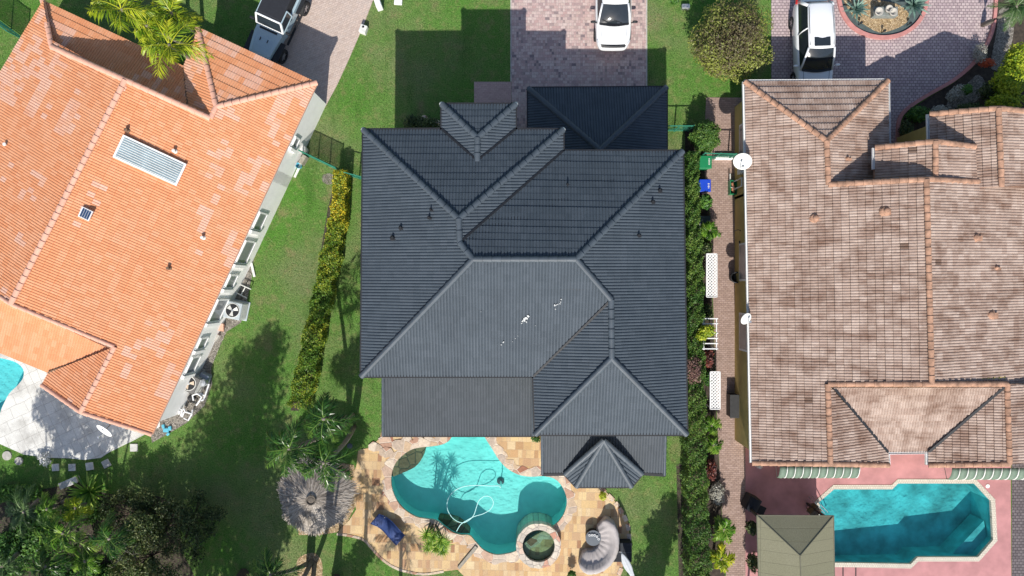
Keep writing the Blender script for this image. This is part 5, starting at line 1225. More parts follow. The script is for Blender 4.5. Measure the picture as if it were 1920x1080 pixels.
for px in (1319.5, 1343):
    m1 = MB(); a, c = P(px, 596, z), P(px + .5, 656, z); m1.box(((a.x + c.x) / 2, (a.y + c.y) / 2, z), (.05, (a - c).length, .04)); m1.build('side_rail', M['white'], root)
    for y in (598, 654):
        m1 = MB(); p = P(px, y, z); m1.box((p.x, p.y, z / 2 - .02), (.05, .05, z)); m1.build('leg', M['white'], root)
for y in (597.5, 607, 625, 634.5, 644, 654):
    m1 = MB(); a, c = P(1316, y, z), P(1346, y + .5, z); m1.box(((a.x + c.x) / 2, a.y, z + .035), ((c - a).length, .05, .03)); m1.build('rung', M['white'], root)
# black box by the wall, round pot, bicycle
c = P(1385,762,.75); root = thing('storage_box', 'dark brown rectangular box against the mustard wall of the side path', 'storage box', (c.x, c.y, 0))
m1 = MB(); m1.box((c.x, c.y, .36), (.82, 1.15, .7)); m1.build('box_body', M['black'], root, bevel=.03)
m1 = MB(); m1.box((c.x, c.y, .73), (.88, 1.2, .05)); m1.build('lid', plain('dark_box_lid', (.03, .03, .031), .7, var=.2), root, bevel=.02)
c = P(1381,520,.6); m1 = MB(); m1.lathe((c.x, c.y, 0), [(0, .02), (.22, .02), (.25, .5), (.3, .55), (.3, .6), (.25, .6), (.2, .2), (0, .2)], 22); o = m1.build('round_pot', M['black'], None, smooth=True); tag(o, 'black round pot standing on the side path below the bicycle', 'pot')
def bicycle():
    root = thing('bicycle', 'dark bicycle leaning along the mustard wall', 'bicycle', tuple(P(1384,445)))
    y0 = P(0,466).y; x0 = P(1386,0).x; dd = R(8)
    B = Matrix.Translation((x0 - .05, y0, 0)) @ Matrix.Rotation(PI / 2, 4, 'Z') @ Matrix.Rotation(R(-12), 4, 'X')   # local x = along path, z up
    def tube(name, segs, r, mat):
        m1 = MB()
        for s_ in segs: m1.tube([B @ Vector(v) for v in s_], r, 6)
        return m1.build(name, mat, root)
    for x in (0, 1.05):
        m1 = MB(); pts = [B @ Vector((x + .33 * math.cos(t), 0, .34 + .33 * math.sin(t))) for t in np.arange(0, 6.4, .3)]; m1.tube(pts, .022, 6, False); wo = m1.build('wheel', M['rubber'], root)
        m1 = MB()
        for t in np.arange(0, PI, PI / 8): m1.tube([B @ Vector((x + .32 * math.cos(t), 0, .34 + .32 * math.sin(t))), B @ Vector((x - .32 * math.cos(t), 0, .34 - .32 * math.sin(t)))], .004, 3)
        m1.build('spokes', M['steel'], wo, third=True)
    tube('frame', [((0, 0, .34), (.42, 0, .3), (.25, 0, .85)), ((.42, 0, .3), (.88, 0, .8)), ((.28, 0, .75), (.86, 0, .88)), ((0, 0, .34), (.27, 0, .72)), ((1.05, 0, .34), (.85, 0, .98))], .022, M['black'])
    tube('handlebar', [((.83, -.3, 1.05), (.9, -.12, 1.02), (.86, 0, 1.0), (.9, .12, 1.02), (.83, .3, 1.05))], .018, M['black'])
    m1 = MB(); m1.box((.22, 0, .92), (.27, .15, .06), 0, .7); m1.xform(B); m1.build('saddle', M['black'], root, bevel=.02)
    tube('pedal', [((.42, -.16, .3), (.42, .16, .3))], .02, M['black'])
bicycle()
# canopy (olive hip roof) by the neighbour pool, grill, hand rail
cz = 2.55; c1, c2 = P(1419,966,cz), P(1563,967,cz); ap = P(1500,1042,3.3); c3, c4 = P(1566,1180,cz), P(1425,1180,cz); ap2 = P(1503,1112,3.3)
root = thing('canopy', 'olive metal hip roof canopy standing at the edge of the pink pool deck', 'canopy', ((c1.x + c2.x) / 2, (c1.y + c3.y) / 2, 0))
m1 = MB(); L4 = [c1, c2, c3, c4, ap, ap2]; m1.add(L4, [(1, 0, 4), (2, 1, 4, 5), (3, 2, 5), (0, 3, 5, 4)]); o = m1.build('canopy_roof', M['canopy'], root); o.modifiers.new('thick', 'SOLIDIFY').thickness = .05
m1 = MB()
for a, c in ((c1, ap), (c2, ap), (ap, ap2), (c3, ap2), (c4, ap2), (c1, c2), (c2, c3), (c4, c1)): m1.tube([a, c], .028, 6)
m1.build('roof_trim', plain('olive_trim', (.13, .125, .085), .6), root)
for c in (c1 + Vector((.2, -.2, 0)), c2 + Vector((-.2, -.2, 0)), c3 + Vector((-.2, .2, 0)), c4 + Vector((.2, .2, 0))):
    m1 = MB(); m1.box((c.x, c.y, cz / 2), (.1, .1, cz)); m1.build('canopy_post', M['black'], root)
c = P(1414,948,1.0); root = thing('grill', 'black covered barbecue grill beside the olive canopy', 'grill', (c.x, c.y, 0))
m1 = MB(); m1.box((c.x, c.y, .5), (.6, .75, .85), R(-25)); m1.build('grill_cover', M['softtop'], root, bevel=.06)
m1 = MB(); m1.loft([[Vector((c.x + math.cos(R(-25)) * x - math.sin(R(-25)) * y, c.y + math.sin(R(-25)) * x + math.cos(R(-25)) * y, .92 + .2 * math.sin(t))) for t, x in [(k, .3 * math.cos(k)) for k in np.linspace(0, PI, 8)]] for y in (-.36, .36)]); m1.build('grill_hood', M['softtop'], root)
m1 = MB(); m1.box((c.x + .42, c.y - .3, .8), (.4, .45, .05), R(-25)); m1.build('side_shelf', M['black'], root)
c = P(1524,957,.5); root = thing('deck_chair', 'dark brown chair partly under the canopy next to the pool ladder', 'chair', (c.x, c.y, 0))
m1 = MB(); m1.box((c.x + .1, c.y - .05, .42), (.6, .55, .1), R(-40)); m1.build('seat', M['bark'], root, bevel=.04)
m1 = MB(); m1.box((c.x - .1, c.y + .15, .7), (.12, .55, .55), R(-40)); m1.build('backrest', M['bark'], root, bevel=.04)
for sx, sy in ((.3, -.2), (.1, .2), (-.15, 0), (.1, -.35)):
    m1 = MB(); m1.tube([(c.x + sx, c.y + sy, .03), (c.x + sx, c.y + sy, .4)], .025, 6); m1.build('leg', M['bark'], root)
root = thing('pool_handrail', 'pair of curved steel handrails at the corner of the octagonal pool', 'handrail', tuple(P(1530,945)))
for dx in (0, 6):
    m1 = MB(); a, mid, c = P(1517 + dx, 932 - dx * .2, .05), P(1528 + dx, 943 - dx * .2, .8), P(1548 + dx, 964 - dx * .3, -.3); m1.tube(spline([tuple(a), tuple(a + (mid - a) * .6 + Vector((0, 0, .3))), tuple(mid), tuple(mid + (c - mid) * .6 + Vector((0, 0, .1))), tuple(c)], 4, False), .022, 8); m1.build('rail', M['steel'], root)
for px, py, lab in ((1851,911,'small white skimmer lid on the pink deck by the pool corner'),):
    c = P(px, py); m1 = MB(); m1.lathe((c.x, c.y, .03), [(.11, 0), (.1, .025), (0, .03)], 16); o = m1.build('skimmer_lid', M['white'], None); tag(o, lab, 'lid')
# island ornaments
c = P(1661,17,.3); root = thing('garden_fountain', 'grey stone garden table carrying two round bowls on the pebble island', 'garden ornament', (c.x, c.y, 0))
m1 = MB(); m1.box((c.x - .05, c.y - .15, .2), (1.25, .5, .4)); m1.build('base', plain('grey_stone', (.2, .22, .21), .85, var=.2), root, bevel=.03)
for px, py, r in ((1650,20,.22), (1677,21,.21), (1669,15,.2)):
    p = P(px, py, .7); m1 = MB(); m1.lathe((p.x, p.y, .4), [(.0, 0), (r * .6, 0), (r, .24), (r * .86, .26), (r * .5, .1), (0, .1)], 20); m1.build('bowl', M['concrete'], root, smooth=True)
m1 = MB()
for px, py in ((1609,47), (1652,62), (1700,48)):
    p = P(px, py); m1 = MB(); m1.tube([p, p + Vector((0, 0, .3))], .02, 6); m1.lathe((p.x, p.y, .28), [(.02, 0), (.06, .02), (.07, .1), (0, .12)], 10); o = m1.build('path_light', M['black'], None)
    tag(o, {1609: 'black path light at the left rim of the pebble island', 1652: 'black path light at the bottom of the pebble island', 1700: 'black path light at the right rim of the pebble island'}[px], 'path light', 'path lights on the island')
c = P(597,648); m1 = MB(); m1.tube([P(606,617,.06), P(602,616,.05), P(597,640,.05), P(590,680,.05), P(578,726,.05), P(572,766,.05)], .03, 6); o = m1.build('garden_pipe', M['offwhite'], None); tag(o, 'thin pale pipe lying along the edge of the yellow hedge', 'pipe')
m1 = MB(); c = P(656,836); m1.lathe((c.x, c.y, 0), [(.14, 0), (.14, .03), (.1, .05), (0, .05)], 14); o = m1.build('drain_cap', M['tabletop'], None); tag(o, 'small dark round drain cap on grass by the deck corner', 'drain cap')
m1 = MB()
for px, py, r in ((796,223,7), (820,231,6), (783,226,4)):
    c = P(px, py); m1 = MB(); m1.lathe((c.x, c.y, 0), [(r / 36, 0), (r / 38, .1), (r / 60, .17), (0, .18)], 9); o = m1.build('garden_rock', M['coping'], None, smooth=True)
    tag(o, {7: 'largest pale garden rock beside the slate porch roof', 6: 'pale garden rock closest to the slate porch roof', 4: 'smallest pale garden rock left of the porch roof'}[r], 'rock', 'rocks in the shaded front bed')

# ------------------------------------------------------------------ vegetation
def leaf_quads(C, size, rg, up=.5, aspect=.5, out=None):
    n = len(C); nr = rg.normal(size=(n, 3)); nr /= np.linalg.norm(nr, axis=1)[:, None]
    nr += np.array([0, 0, up * 1.5]);
    if out is not None: nr += out * .9
    nr /= np.linalg.norm(nr, axis=1)[:, None]
    d = rg.normal(size=(n, 3)); d -= nr * (d * nr).sum(1)[:, None]; d /= np.linalg.norm(d, axis=1)[:, None]
    s = np.cross(nr, d); L = size * rg.uniform(.65, 1.3, n)[:, None]; Wd = L * aspect
    V = np.stack([C - d * L / 2, C + s * Wd / 2, C + d * L / 2, C - s * Wd / 2], 1).reshape(-1, 3)
    return V, np.arange(4 * n).reshape(n, 4)
def blob_pts(blobs, n, rg, shell=.35, squash_low=True):
    bl = np.array(blobs, float); wts = (bl[:, 3] * bl[:, 4] * bl[:, 5]) ** .667; idx = rg.choice(len(bl), n, p=wts / wts.sum())
    d = rg.normal(size=(n, 3)); d /= np.linalg.norm(d, axis=1)[:, None]; r = rg.random(n) ** shell
    lump = 1 + .13 * np.sin(d[:, 0] * 5 + idx) * np.cos(d[:, 1] * 6 + idx * 2) + .08 * np.sin(d[:, 2] * 9 + d[:, 0] * 7)
    p = bl[idx, :3] + d * bl[idx, 3:6] * (r * lump)[:, None]
    return p, d
def shrub(name, label, cat, blobs, n, leaf, mat, group=None, up=.5, aspect=.5, seed=0, trunk=True, shell=.35, part='crown', tone=None, bark='bark', core=None):
    """blobs: (px, py, z, rx, ry, rz) with pixel position given at height z"""
    rg = np.random.default_rng(seed + 101); bl = []
    for px, py, z, rx, ry, rz in blobs: p = P(px, py, z); bl.append((p.x, p.y, p.z, rx, ry, rz))
    c = np.mean([b[:3] for b in bl], axis=0); root = thing(name, label, cat, (c[0], c[1], 0), group)
    C, out = blob_pts(bl, n, rg, shell); ok = C[:, 2] > .03; C = C[ok]; out = out[ok]
    V, F = leaf_quads(C, leaf, rg, up, aspect, out); r = rg.random(len(C)) * .8 + .1
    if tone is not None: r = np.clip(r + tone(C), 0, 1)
    fast_mesh(part, V, F, mat, root, {'rnd': r})
    if trunk:
        m1 = MB(); rr = random.Random(seed)
        big = max(b[2] for b in bl); m1.tube([(c[0], c[1], 0), (c[0] + .05, c[1], big * .5), (c[0], c[1], big * .8)], [.05 + big * .022, .04 + big * .015, .02 + big * .008], 7)
        for b in bl:
            for k in range(3):
                e = Vector((b[0] + rr.uniform(-.6, .6) * b[3], b[1] + rr.uniform(-.6, .6) * b[4], b[2] + rr.uniform(0, .6) * b[5])); s0 = Vector((c[0], c[1], big * .35)); md_ = (s0 + e) / 2 + Vector((0, 0, -.1)); m1.tube([s0, md_, e], [.03 + big * .008, .02 + big * .004, .008], 5)
        m1.build('trunk', M[bark], root)
    return root
def frond_geo(V, F, Rn, c, az, L, el, droop, nl, ll, lw, rg, vee=.5, base=.5, tipf=.35):
    """one pinnate frond"""
    hd = np.array([math.cos(az), math.sin(az), 0.]); sd_ = np.array([-math.sin(az), math.cos(az), 0.])
    curl = rg.normal(0, .1)
    def pos(t): return np.array(c) + hd * (L * t * math.cos(el) * (1 - .12 * t)) + sd_ * (curl * L * t * t) + np.array([0, 0, L * (math.sin(el) * t - droop * t * t)])
    tone = rg.uniform(-.2, .25)
    prev = pos(0.0)
    for i in range(6):   # rachis ribbon
        nx = pos((i + 1) / 6); b = len(V); w0 = .02 * L * (1 - i / 6) * .7 + .004; w1 = .02 * L * (1 - (i + 1) / 6) * .7 + .004
        V += [prev - sd_ * w0, prev + sd_ * w0, nx + sd_ * w1, nx - sd_ * w1]; F.append((b, b + 1, b + 2, b + 3)); Rn.append(.75); prev = nx
    for i in range(nl):
        t = .12 + .88 * (i + rg.uniform(0, .6)) / nl; p = pos(t); tg = pos(min(1, t + .03)) - pos(t - .03); tg /= np.linalg.norm(tg)
        l = rg.uniform(.7, 1.2) * ll * (base + (1 - base) * math.sin(min(1, t * 1.25) * PI * .5)) * (1 if t < .6 else 1 - (1 - tipf) * (t - .6) / .4) * rg.uniform(.85, 1.15)
        for sg in (1, -1):
            d = sd_ * sg * .85 + tg * (.5 + .7 * t) + np.array([0, 0, vee * rg.uniform(-.5, 1.6) - .45 - .35 * t]) + tg * rg.normal(0, .16); d /= np.linalg.norm(d)
            e = p + d * l + np.array([0, 0, -.18 * l]); mid = p + d * l * .45; wv = tg * lw * rg.uniform(.8, 1.2); b = len(V)
            V += [p, mid + wv, e, mid - wv]; F.append((b, b + 1, b + 2, b + 3)); Rn.append(min(1, max(0, .36 + tone + rg.uniform(-.18, .18) + .42 * (t - .4))))  # yellow-green frond tips; their sunlit brightness is put into the tone
def palm(label, px, py, z, rad, mat, nf=16, base=None, group=None, nl=22, ll=.5, lw=.028, seed=0, name='palm_tree', el=(.05, .95), droop=.6, trunk_r=.1, vee=.5, cat='palm', plan=None, leaf_base=.5):
    rg = np.random.default_rng(seed + 501); c = P(px, py, z) if plan is None else Vector((*plan, z))
    b = P(*base) if base is not None else Vector((c.x, c.y, 0)); root = thing(name, label, cat, tuple(b), group)
    V, F, Rn = [], [], []
    for i in range(nf):
        a = 2 * PI * i / nf * 1.0 + rg.normal(0, .18) + (i % 3) * .4; e = rg.uniform(*el)
        frond_geo(V, F, Rn, tuple(c), a, rad * rg.uniform(.72, 1.18), e, droop * rg.uniform(.7, 1.5), nl, ll, lw, rg, vee, leaf_base)
    fast_mesh('crown', V, F, mat, root, {'rnd': Rn})
    m1 = MB(); n = max(3, int(z * 2)); pts = []; rs = []
    for i in range(n + 1):
        t = i / n; p = b.lerp(c, t); s_ = math.sin(t * PI) * .04 * z; pts.append(p + Vector((s_ * .6, -s_ * .3, 0))); rs.append(trunk_r * (1.25 - .45 * t) * (1 + .05 * (i % 2)))
    pts[-1] = c + Vector((0, 0, .05)); m1.tube(pts, rs, 9); m1.build('trunk', M['trunk'], root, smooth=True)
    return root
def rosette(label, px, py, z, rad, mat, n=40, seed=0, name='rosette_plant', cat='plant', wd=.05, heads=None, group=None, el=(.1, 1.3), stems=True):
    """stiff strap leaves radiating from one or several heads"""
    rg = np.random.default_rng(seed + 900); heads = heads or [(px, py, z)]; c0 = P(*heads[0]); root = thing(name, label, cat, (c0.x, c0.y, 0), group)
    for hx, hy, hz_ in heads:
        c = np.array(P(hx, hy, hz_)); V, F, Rn = [], [], []
        for i in range(n):
            a = i * 2.39996; e = el[0] + (el[1] - el[0]) * ((i / n) ** 1.0); L = rad * rg.uniform(.85, 1.15); d = np.array([math.cos(a) * math.cos(e), math.sin(a) * math.cos(e), math.sin(e)]); s_ = np.array([-math.sin(a), math.cos(a), 0]) * wd; b = len(V); dz = np.array([0, 0, -.12 * L])
            V += [c - s_ * .5, c + s_ * .5, c + d * L * .5 + s_, c + d * L * .5 - s_, c + d * L + dz + s_ * .08, c + d * L + dz - s_ * .08]; F += [(b, b + 1, b + 2, b + 3), (b + 3, b + 2, b + 4, b + 5)]; r = rg.random(); Rn += [r, min(1, r + .15)]
        fast_mesh('leaf_head', V, F, mat, root, {'rnd': Rn})
        if stems and hz_ > .3:
            m1 = MB(); m1.tube([(c0.x + (c[0] - c0.x) * .4, c0.y + (c[1] - c0.y) * .4, 0), (c[0], c[1], hz_)], [.05, .035], 6); m1.build('stem', M['bark'], root)
    return root
def hedge(name, label, path, z, widths, n, leaf, mat, seed=0, tone=None, cat='hedge', group=None):
    rg = np.random.default_rng(seed + 77); pts = np.array([P(x, y, z)[:2] for x, y in path]); seg = np.linalg.norm(np.diff(pts, axis=0), axis=1); cum = np.concatenate([[0], np.cumsum(seg)])
    root = thing(name, label, cat, (*pts[len(pts) // 2], 0), group)
    s = rg.uniform(0, cum[-1], n); X = np.interp(s, cum, pts[:, 0]); Y = np.interp(s, cum, pts[:, 1]); Wd = np.interp(s, cum, widths)
    dX = np.interp(s + .05, cum, pts[:, 0]) - np.interp(s - .05, cum, pts[:, 0]); dY = np.interp(s + .05, cum, pts[:, 1]) - np.interp(s - .05, cum, pts[:, 1]); ln = np.hypot(dX, dY) + 1e-9
    side = rg.random(n); u = np.where(side < .55, rg.uniform(-.5, .5, n), np.sign(rg.random(n) - .5) * rg.uniform(.42, .52, n)); h = np.where(side < .55, rg.uniform(.86, 1.03, n), rg.random(n) ** .8)
    lump = 1 + .10 * np.sin(s * 3.1) + .08 * np.sin(s * 7.3 + 1)
    off = u * Wd * lump; C = np.stack([X - dY / ln * off, Y + dX / ln * off, h * z * (1 + .05 * np.sin(s * 4.7) + .05 * np.sin(s * 9 + u * 8)) - .12 * z * (2 * np.abs(u)) ** 4 * (side < .55)], 1)
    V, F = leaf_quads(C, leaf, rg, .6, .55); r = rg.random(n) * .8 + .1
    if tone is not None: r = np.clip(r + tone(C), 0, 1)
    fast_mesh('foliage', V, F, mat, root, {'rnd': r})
    m1 = MB(); L_, R_ = [], []
    for i, p in enumerate(pts):
        a = pts[max(i - 1, 0)]; c = pts[min(i + 1, len(pts) - 1)]; t = (c - a) / np.linalg.norm(c - a); wv = np.array((-t[1], t[0])) * widths[i] * .36; L_.append(tuple(p + wv)); R_.append(tuple(p - wv))
    m1.prism(L_ + R_[::-1], 0, z * .82); m1.build('branches', M['bark'], root)
    return root

# hedges
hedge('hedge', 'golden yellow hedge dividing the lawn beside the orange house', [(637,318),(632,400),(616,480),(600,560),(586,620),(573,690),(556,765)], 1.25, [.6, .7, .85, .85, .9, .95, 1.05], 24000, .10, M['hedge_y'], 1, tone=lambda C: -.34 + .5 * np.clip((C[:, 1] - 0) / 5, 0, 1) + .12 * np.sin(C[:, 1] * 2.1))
hedge('hedge', 'long clipped green hedge between the slate house and the brick side path', [(1302,283),(1303,400),(1307,520),(1307,640),(1308,760),(1309,880),(1312,1000),(1315,1110)], 1.65, [.5, .55, .72, .78, .85, .95, 1.02, 1.05], 44000, .09, M['hedge_g'], 2, tone=lambda C: .1 * np.sin(C[:, 1] * 1.7) + .1 * np.sin(C[:, 1] * .6))
shrub('hedge_shrub', 'purple leaved stretch of hedge beside the white lattice', 'shrub', [(1300,690,1.6,.42,.62,.35), (1302,702,1.55,.4,.5,.35)], 2600, .085, M['hedge_p'], seed=3)
# round bush and small bush
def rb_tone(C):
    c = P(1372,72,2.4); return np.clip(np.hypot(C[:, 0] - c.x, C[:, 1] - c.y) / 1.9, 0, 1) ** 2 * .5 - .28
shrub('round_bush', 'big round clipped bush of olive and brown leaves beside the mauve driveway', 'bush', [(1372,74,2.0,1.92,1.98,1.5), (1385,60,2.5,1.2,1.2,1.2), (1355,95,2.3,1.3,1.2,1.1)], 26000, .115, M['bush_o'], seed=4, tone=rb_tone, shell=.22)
shrub('round_bush', 'small bright green round bush at the top of the side path', 'bush', [(1322,256,1.2,.72,.78,.75)], 6000, .11, M['hedge_g'], seed=5, shell=.25)
# yellow green palms in front of the orange house
G = 'yellow green palms by the orange roof'
palm('yellow green palm leaning over the middle of the orange front roof', 318,85,5.0,1.75,M['palm_y'],11,(385,128),None,20,.62,.036,1,droop=.36,leaf_base=.75)
palm('yellow green palm at the top edge, left of its tallest neighbour', 228,18,5.0,1.65,M['palm_y'],11,(350,90),None,20,.62,.036,2,droop=.36,leaf_base=.75)
palm('smaller yellow green palm between the two larger ones and the black topped car', 322,24,4.4,1.25,M['palm_y'],10,(400,90),None,18,.5,.04,3,droop=.5,leaf_base=.75)
palm('young yellow green palm squeezed below the leftmost crown', 275,48,4.3,1.1,M['palm_y'],9,(380,100),None,18,.5,.04,4,droop=.5,leaf_base=.75)
# cluster by the thatch parasol
palm('dark green palm whose crown is left of the thatch parasol', 541,842,6.2,1.75,M['palm_g'],11,(655,790),None,19,.5,.036,5,droop=.65)
palm('dark green palm reaching furthest up the lawn above the thatch parasol', 607,785,6.6,1.6,M['palm_g'],11,(662,778),None,19,.5,.036,6,droop=.65)
palm('dark green palm with fronds hanging over the thatch parasol', 606,868,6.0,1.65,M['palm_g'],11,(664,800),None,19,.5,.036,7,droop=.65)
palm('dark green palm at the bottom edge below the thatch parasol', 508,1078,4.6,1.6,M['palm_g'],11,(578,1056),None,19,.5,.036,8,droop=.5)
palm('tall palm rising upright from the pebble circle at the bottom', 0,0,7.2,1.9,M['palm_g'],11,(585,1052),None,19,.5,.036,9,plan=P2(560,1100))
palm('second tall palm rising from the pebble circle, leaning right', 0,0,6.8,1.9,M['palm_g'],11,(590,1056),None,19,.5,.036,10,plan=P2(625,1120))
palm('tall palm beyond the bottom edge shading the pool deck', 0,0,6.4,1.9,M['palm_g'],11,(665,1190),None,19,.5,.036,11,plan=P2(668,1180))
palm('palm beyond the bottom edge shading the deck steps', 0,0,5.6,1.7,M['palm_g'],11,(735,1230),None,19,.5,.036,12,plan=P2(735,1232))
# jungle in the lower left corner
palm('bright green palm with long hanging fronds in the lower left planting', 118,1000,2.6,2.0,M['palm_b'],11,(170,960),None,20,.48,.036,13,droop=.75)
palm('grey green feathery palm at the left edge of the lower planting', 45,960,1.5,1.7,M['fern'],15,(80,930),None,36,.34,.02,14,droop=.5)
palm('grey green feathery palm in the bottom left corner', 5,1062,2.1,1.6,M['fern'],14,(40,1030),None,36,.34,.02,15,droop=.5)
palm('young yellow green palm in the middle of the lower left planting', 142,952,1.9,.9,M['palm_y'],10,None,None,18,.36,.035,16,droop=.4)
palm('young pale palm left of the yellow one in the lower planting', 88,955,1.7,.85,M['palm_b'],10,None,None,18,.34,.035,17,droop=.4)
palm('dark green palm between the bright palm and the leafy tree', 205,1010,2.8,1.5,M['palm_g'],12,None,None,18,.46,.036,70,droop=.65)
palm('dark green palm at the bottom edge below the bright palm', 85,1062,2.4,1.5,M['palm_g'],12,None,None,18,.46,.036,71,droop=.65)
rosette('cycad like rosette of pale tipped leaves by the concrete bench', 168,922,.8,1.1,M['palm_b'],60,18,'cycad','plant',.05,el=(-.1,1.0))
palm('small bright palm at the bottom of the lower left planting', 160,1052,2.0,1.2,M['palm_b'],12,None,None,24,.36,.03,19,droop=.6)
def clumps(cx, cy, z, R_, n, seed, rr_=(.38, .7)):
    rr = random.Random(seed); out = []
    for k in range(n):
        a = k * 2.4; d = R_ * math.sqrt((k + .5) / n); r = rr.uniform(*rr_); out.append((cx + 36 * d * math.cos(a) * 1.05 + rr.uniform(-8, 8), cy + 36 * d * math.sin(a) + rr.uniform(-8, 8), z * rr.uniform(.55, 1.05) * (1 - .25 * d / R_), r, r * rr.uniform(.8, 1.2), r * .6))
    return out
shrub('leafy_tree', 'dark leafy tree right of the palms in the lower left planting', 'tree', clumps(245,975,2.4,1.75,15,20), 9500, .12, M['shrub_d'], seed=20, aspect=.45, shell=.5, up=.3)
shrub('leafy_tree', 'twiggy olive tree at the bottom edge left of the shaded lawn', 'tree', clumps(270,1055,2.2,1.7,13,21), 7500, .12, M['shrub_d'], seed=21, aspect=.45, tone=lambda C: .16, shell=.5, up=.3)
shrub('leafy_tree', 'low dark shrub on the shaded lawn side of the leafy tree', 'tree', clumps(345,985,1.9,1.75,14,22), 6500, .13, M['shrub_d'], seed=22, aspect=.45, shell=.5, up=.3)
for px, py, lab, sd_ in ((282,985,'tangle of bare grey twigs between the leafy trees', 5), (180,1005,'small tangle of bare pale twigs right of the bright palm', 6)):
    rr = random.Random(sd_); m1 = MB(); c = P(px, py)
    for k in range(26):
        a = rr.uniform(0, 6.28); l = rr.uniform(.5, 1.3); e = c + Vector((l * math.cos(a), l * math.sin(a), rr.uniform(1.2, 2.6))); m_ = c.lerp(e, .5) + Vector((rr.uniform(-.15, .15), rr.uniform(-.15, .15), .3)); m1.tube([c, m_, e, e + Vector((rr.uniform(-.3, .3), rr.uniform(-.3, .3), .15))], [.03, .018, .01, .005], 4)
    o = m1.build('bare_shrub', M['trunk'], None); tag(o, lab, 'shrub')
shrub('ground_cover', 'low ferny ground cover under the lower left palms', 'plants', [(60,1010,.3,1.6,1.2,.4), (140,1075,.3,1.8,.8,.4), (30,925,.3,1.5,.5,.35), (220,1080,.3,1.5,.6,.5), (150,960,.3,1.3,.7,.4), (10,1050,.3,1.2,1.2,.4)], 13000, .16, M['shrub_g'], seed=23, trunk=False, part='foliage')
shrub('flower_bush', 'small bush of white flowers at the edge of the stamped patio', 'flowers', [(84,862,.25,.28,.36,.22), (76,856,.25,.2,.2,.2)], 320, .12, M['flower_w'], seed=24, trunk=False, part='blossom')
# trees beyond the bottom edge whose shade falls on the left lawn
def off_tree(sx, sy, z, r, seed, label, n=2600, mat='shrub_d', flat=.6):
    gx, gy = sx - 3.1 * z, sy + 39.8 * z; p = Vector(P(gx, gy)); k = H / (H - z)
    shrub('shade_tree', label, 'tree', [(960 + (gx - 960) * k, 540 + (gy - 540) * k, z, r, r, r * flat), (960 + (gx + 22 * r - 960) * k, 540 + (gy - 14 * r - 540) * k, z + .4, r * .7, r * .8, r * .5)], n, .24, M[mat], 'trees beyond the bottom edge', seed=seed, shell=.4)
for i, (sx, sy, z, r) in enumerate(((470,690,10,1.3), (440,775,9,1.9), (478,850,9,1.3), (400,850,8,1.8), (440,940,8.5,1.7), (500,960,8,1.2), (370,930,7.5,1.7), (400,1030,8,2.0), (480,1040,8,1.3), (140,795,7.6,1.4), (205,790,7.8,1.1), (95,760,8.6,1.0), (15,925,5,1.2), (650,690,10.2,.9), (1240,990,5,.9), (1215,1070,5,1.0), (655,1075,6,.9))):
    off_tree(sx, sy, z, r, 40 + i, 'dark leafy tree outside the picture, shading the grass', int(1500 * r))
# yucca by the pool, agaves, border plants
rosette('clump of green yuccas on stems at the bottom of the freeform pool', 0,0,0,.46,M['palm_b'],46,30,'yucca','plant',.022,heads=[(799,1002,1.7),(826,1013,1.9),(806,1014,1.3),(818,1026,1.2),(834,1018,1.5),(803,1024,.9),(830,1031,.9),(813,1006,1.5)],el=(-.5,1.3))
rosette('big blue grey agave at the right of the pebble island', 1712,10,.35,.85,M['agave'],34,31,'agave','plant',.07)
rosette('blue grey agave at the left of the pebble island', 1604,18,.35,.72,M['agave'],30,32,'agave','plant',.06)
shrub('border_shrub', 'lime green shrub along the right edge above the pink brown roof', 'shrub', [(1893,150,1.6,.75,.9,.7), (1886,190,1.4,.9,.5,.6), (1908,110,1.6,.6,.8,.6)], 6500, .13, M['shrub_l'], seed=33, tone=lambda C: -.18)
palm('dark feathery palm in the top right corner', 1905,12,2.4,1.2,M['fern'],14,None,None,30,.35,.022,34,droop=.5)
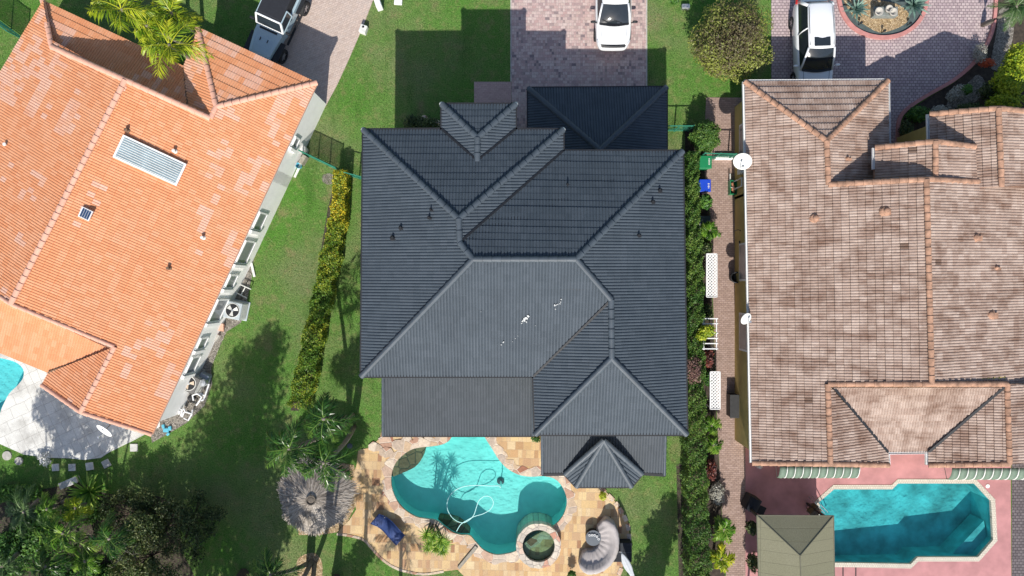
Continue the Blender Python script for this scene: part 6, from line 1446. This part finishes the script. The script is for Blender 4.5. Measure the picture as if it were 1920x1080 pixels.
for bl, lab, n, mt, sd_, lf in (([(1800,172,.5,.5,.4,.4), (1785,180,.4,.3,.3,.3)], 'silver grey shrub in the middle of the curved bed', 1500, 'shrub_s', 35, .07), ([(1838,100,.5,.3,.55,.4)], 'silver grey shrub near the kerb at the right', 1300, 'shrub_s', 36, .07), ([(1762,208,.4,.5,.3,.35)], 'silver grey shrub just above the small gable roof', 1400, 'shrub_s', 37, .07), ([(1722,214,.5,.55,.4,.45)], 'dark green shrub in the lower bend of the salmon kerb', 1800, 'shrub_g', 38, .12), ([(1860,170,.7,.6,.5,.6), (1820,205,.6,.8,.35,.5)], 'dark tangled shrub behind the silver plants', 2200, 'shrub_d', 39, .12), ([(1700,245,.4,.35,.6,.4)], 'dark low shrub beside the inner end of the salmon kerb', 1200, 'shrub_d', 40, .11), ([(1851,118,.5,.4,.22,.3)], 'orange red flowering plant in the curved bed', 420, 'flower_o', 41, .1), ([(1812,168,.7,.25,.25,.3)], 'green grassy tuft beside the orange red flowers', 500, 'shrub_g', 42, .16),
    ([(1322,378,1.0,.36,.38,.35)], 'broad leaved green plant below the blue bin', 900, 'shrub_g', 43, .17), ([(1326,620,1.75,.42,.3,.28), (1316,630,1.7,.3,.24,.25)], 'lime yellow shrub growing through the white trellis', 1300, 'shrub_l', 44, .12), ([(1327,672,.7,.26,.5,.5)], 'dark red leaved plants between the trellis and the short lattice', 900, 'shrub_r', 45, .16), ([(1326,585,.6,.25,.4,.5)], 'dark plant between the long lattice and the trellis', 800, 'shrub_d', 46, .14), ([(1324,466,.6,.3,.35,.5)], 'dark plant at the top of the long lattice', 700, 'shrub_d', 47, .14), ([(1334,880,.5,.25,.55,.45)], 'dark red plant along the lower side path', 900, 'shrub_r', 48, .14), ([(1345,925,.45,.4,.6,.35)], 'grey twiggy plant beside the bend of the side path', 1100, 'shrub_s', 49, .1), ([(1328,710,.6,.2,.4,.4)], 'green plant left of the short lattice', 700, 'shrub_g', 50, .13), ([(1410,990,.9,.3,.35,.4)], 'potted green plant left of the olive canopy', 800, 'shrub_d', 51, .12), ([(1412,1055,.8,.3,.5,.4)], 'dark plant beside the lower left of the olive canopy', 800, 'shrub_d', 52, .12), ([(1424,874,.3,.22,.14,.14)], 'white flower tuft at the corner of the pink brown roof', 160, 'flower_w', 53, .08), ([(795,232,.6,.9,.4,.4), (770,230,.5,.4,.4,.4)], 'dark low shrubs in the shaded bed before the slate house', 1800, 'shrub_d', 54, .13), ([(1130,930,.4,.2,.22,.25)], 'small yellow green plant on the deck below the bay roof', 420, 'shrub_l', 55, .09), ([(1072,1078,.5,.22,.2,.3)], 'small green plant at the bottom edge of the pool deck', 360, 'shrub_g', 56, .1), ([(1005,822,.5,.25,.2,.3)], 'small green plant under the slate eave by the pool', 300, 'shrub_g', 57, .1), ([(1265,1,.3,.25,.2,.2)], 'bright green weed tuft at the top of the right lawn', 200, 'shrub_g', 58, .13)):
    shrub('border_plant', lab, 'plant', bl, n, lf, M[mt], seed=sd_, trunk=n > 600, part='foliage')
palm('small fern like palm between the planter box and the long lattice', 1331,432,.9,.75,M['palm_b'],13,None,None,20,.3,.03,60,name='fern_plant',cat='plant',trunk_r=.05,droop=.5)
palm('bright small fern beside the short lattice, upper of two', 1334,798,.8,.6,M['palm_b'],12,None,None,18,.28,.03,61,name='fern_plant',cat='plant',trunk_r=.05,droop=.5)
palm('bright small fern below the short lattice, lower of two', 1337,835,.8,.62,M['palm_b'],12,None,None,18,.28,.03,62,name='fern_plant',cat='plant',trunk_r=.05,droop=.5)
palm('upper of two lime green fan palms on the side path beside the canopy', 1357,992,1.3,.8,M['palm_b'],13,None,None,16,.36,.045,63,droop=.35,trunk_r=.06,leaf_base=.8)
palm('lower of two lime green fan palms on the side path beside the canopy', 1352,1048,1.3,.8,M['palm_y'],13,None,None,16,.36,.045,64,droop=.35,trunk_r=.06,leaf_base=.8)
# grass blades over the lawns
rg = np.random.default_rng(3); n = 330000
X = rg.uniform(-27.5, 27.5, n); Y = rg.uniform(-15.8, 15.8, n); ok = np.ones(n, bool)
for pl in EXCL: ok &= ~inside(pl, X, Y)
X, Y = X[ok], Y[ok]; n = len(X); a = rg.uniform(0, 2 * PI, n); L = rg.uniform(.04, .10, n); wd = rg.uniform(.006, .013, n); h = rg.uniform(.02, .075, n)
pb_ = np.stack([X, Y, np.zeros(n)], 1); dv = np.stack([np.cos(a), np.sin(a), np.zeros(n)], 1); sv = np.stack([-np.sin(a), np.cos(a), np.zeros(n)], 1) * wd[:, None]
V = np.stack([pb_ - sv, pb_ + sv, pb_ + dv * L[:, None] + np.stack([np.zeros(n), np.zeros(n), h], 1)], 1).reshape(-1, 3)
o = fast_mesh('lawn_grass', V, np.arange(3 * n).reshape(n, 3), M['blade'], None, {'rnd': rg.random(n)}); tag(o, 'short mown grass covering the lawns between the houses', 'grass', kind='stuff')
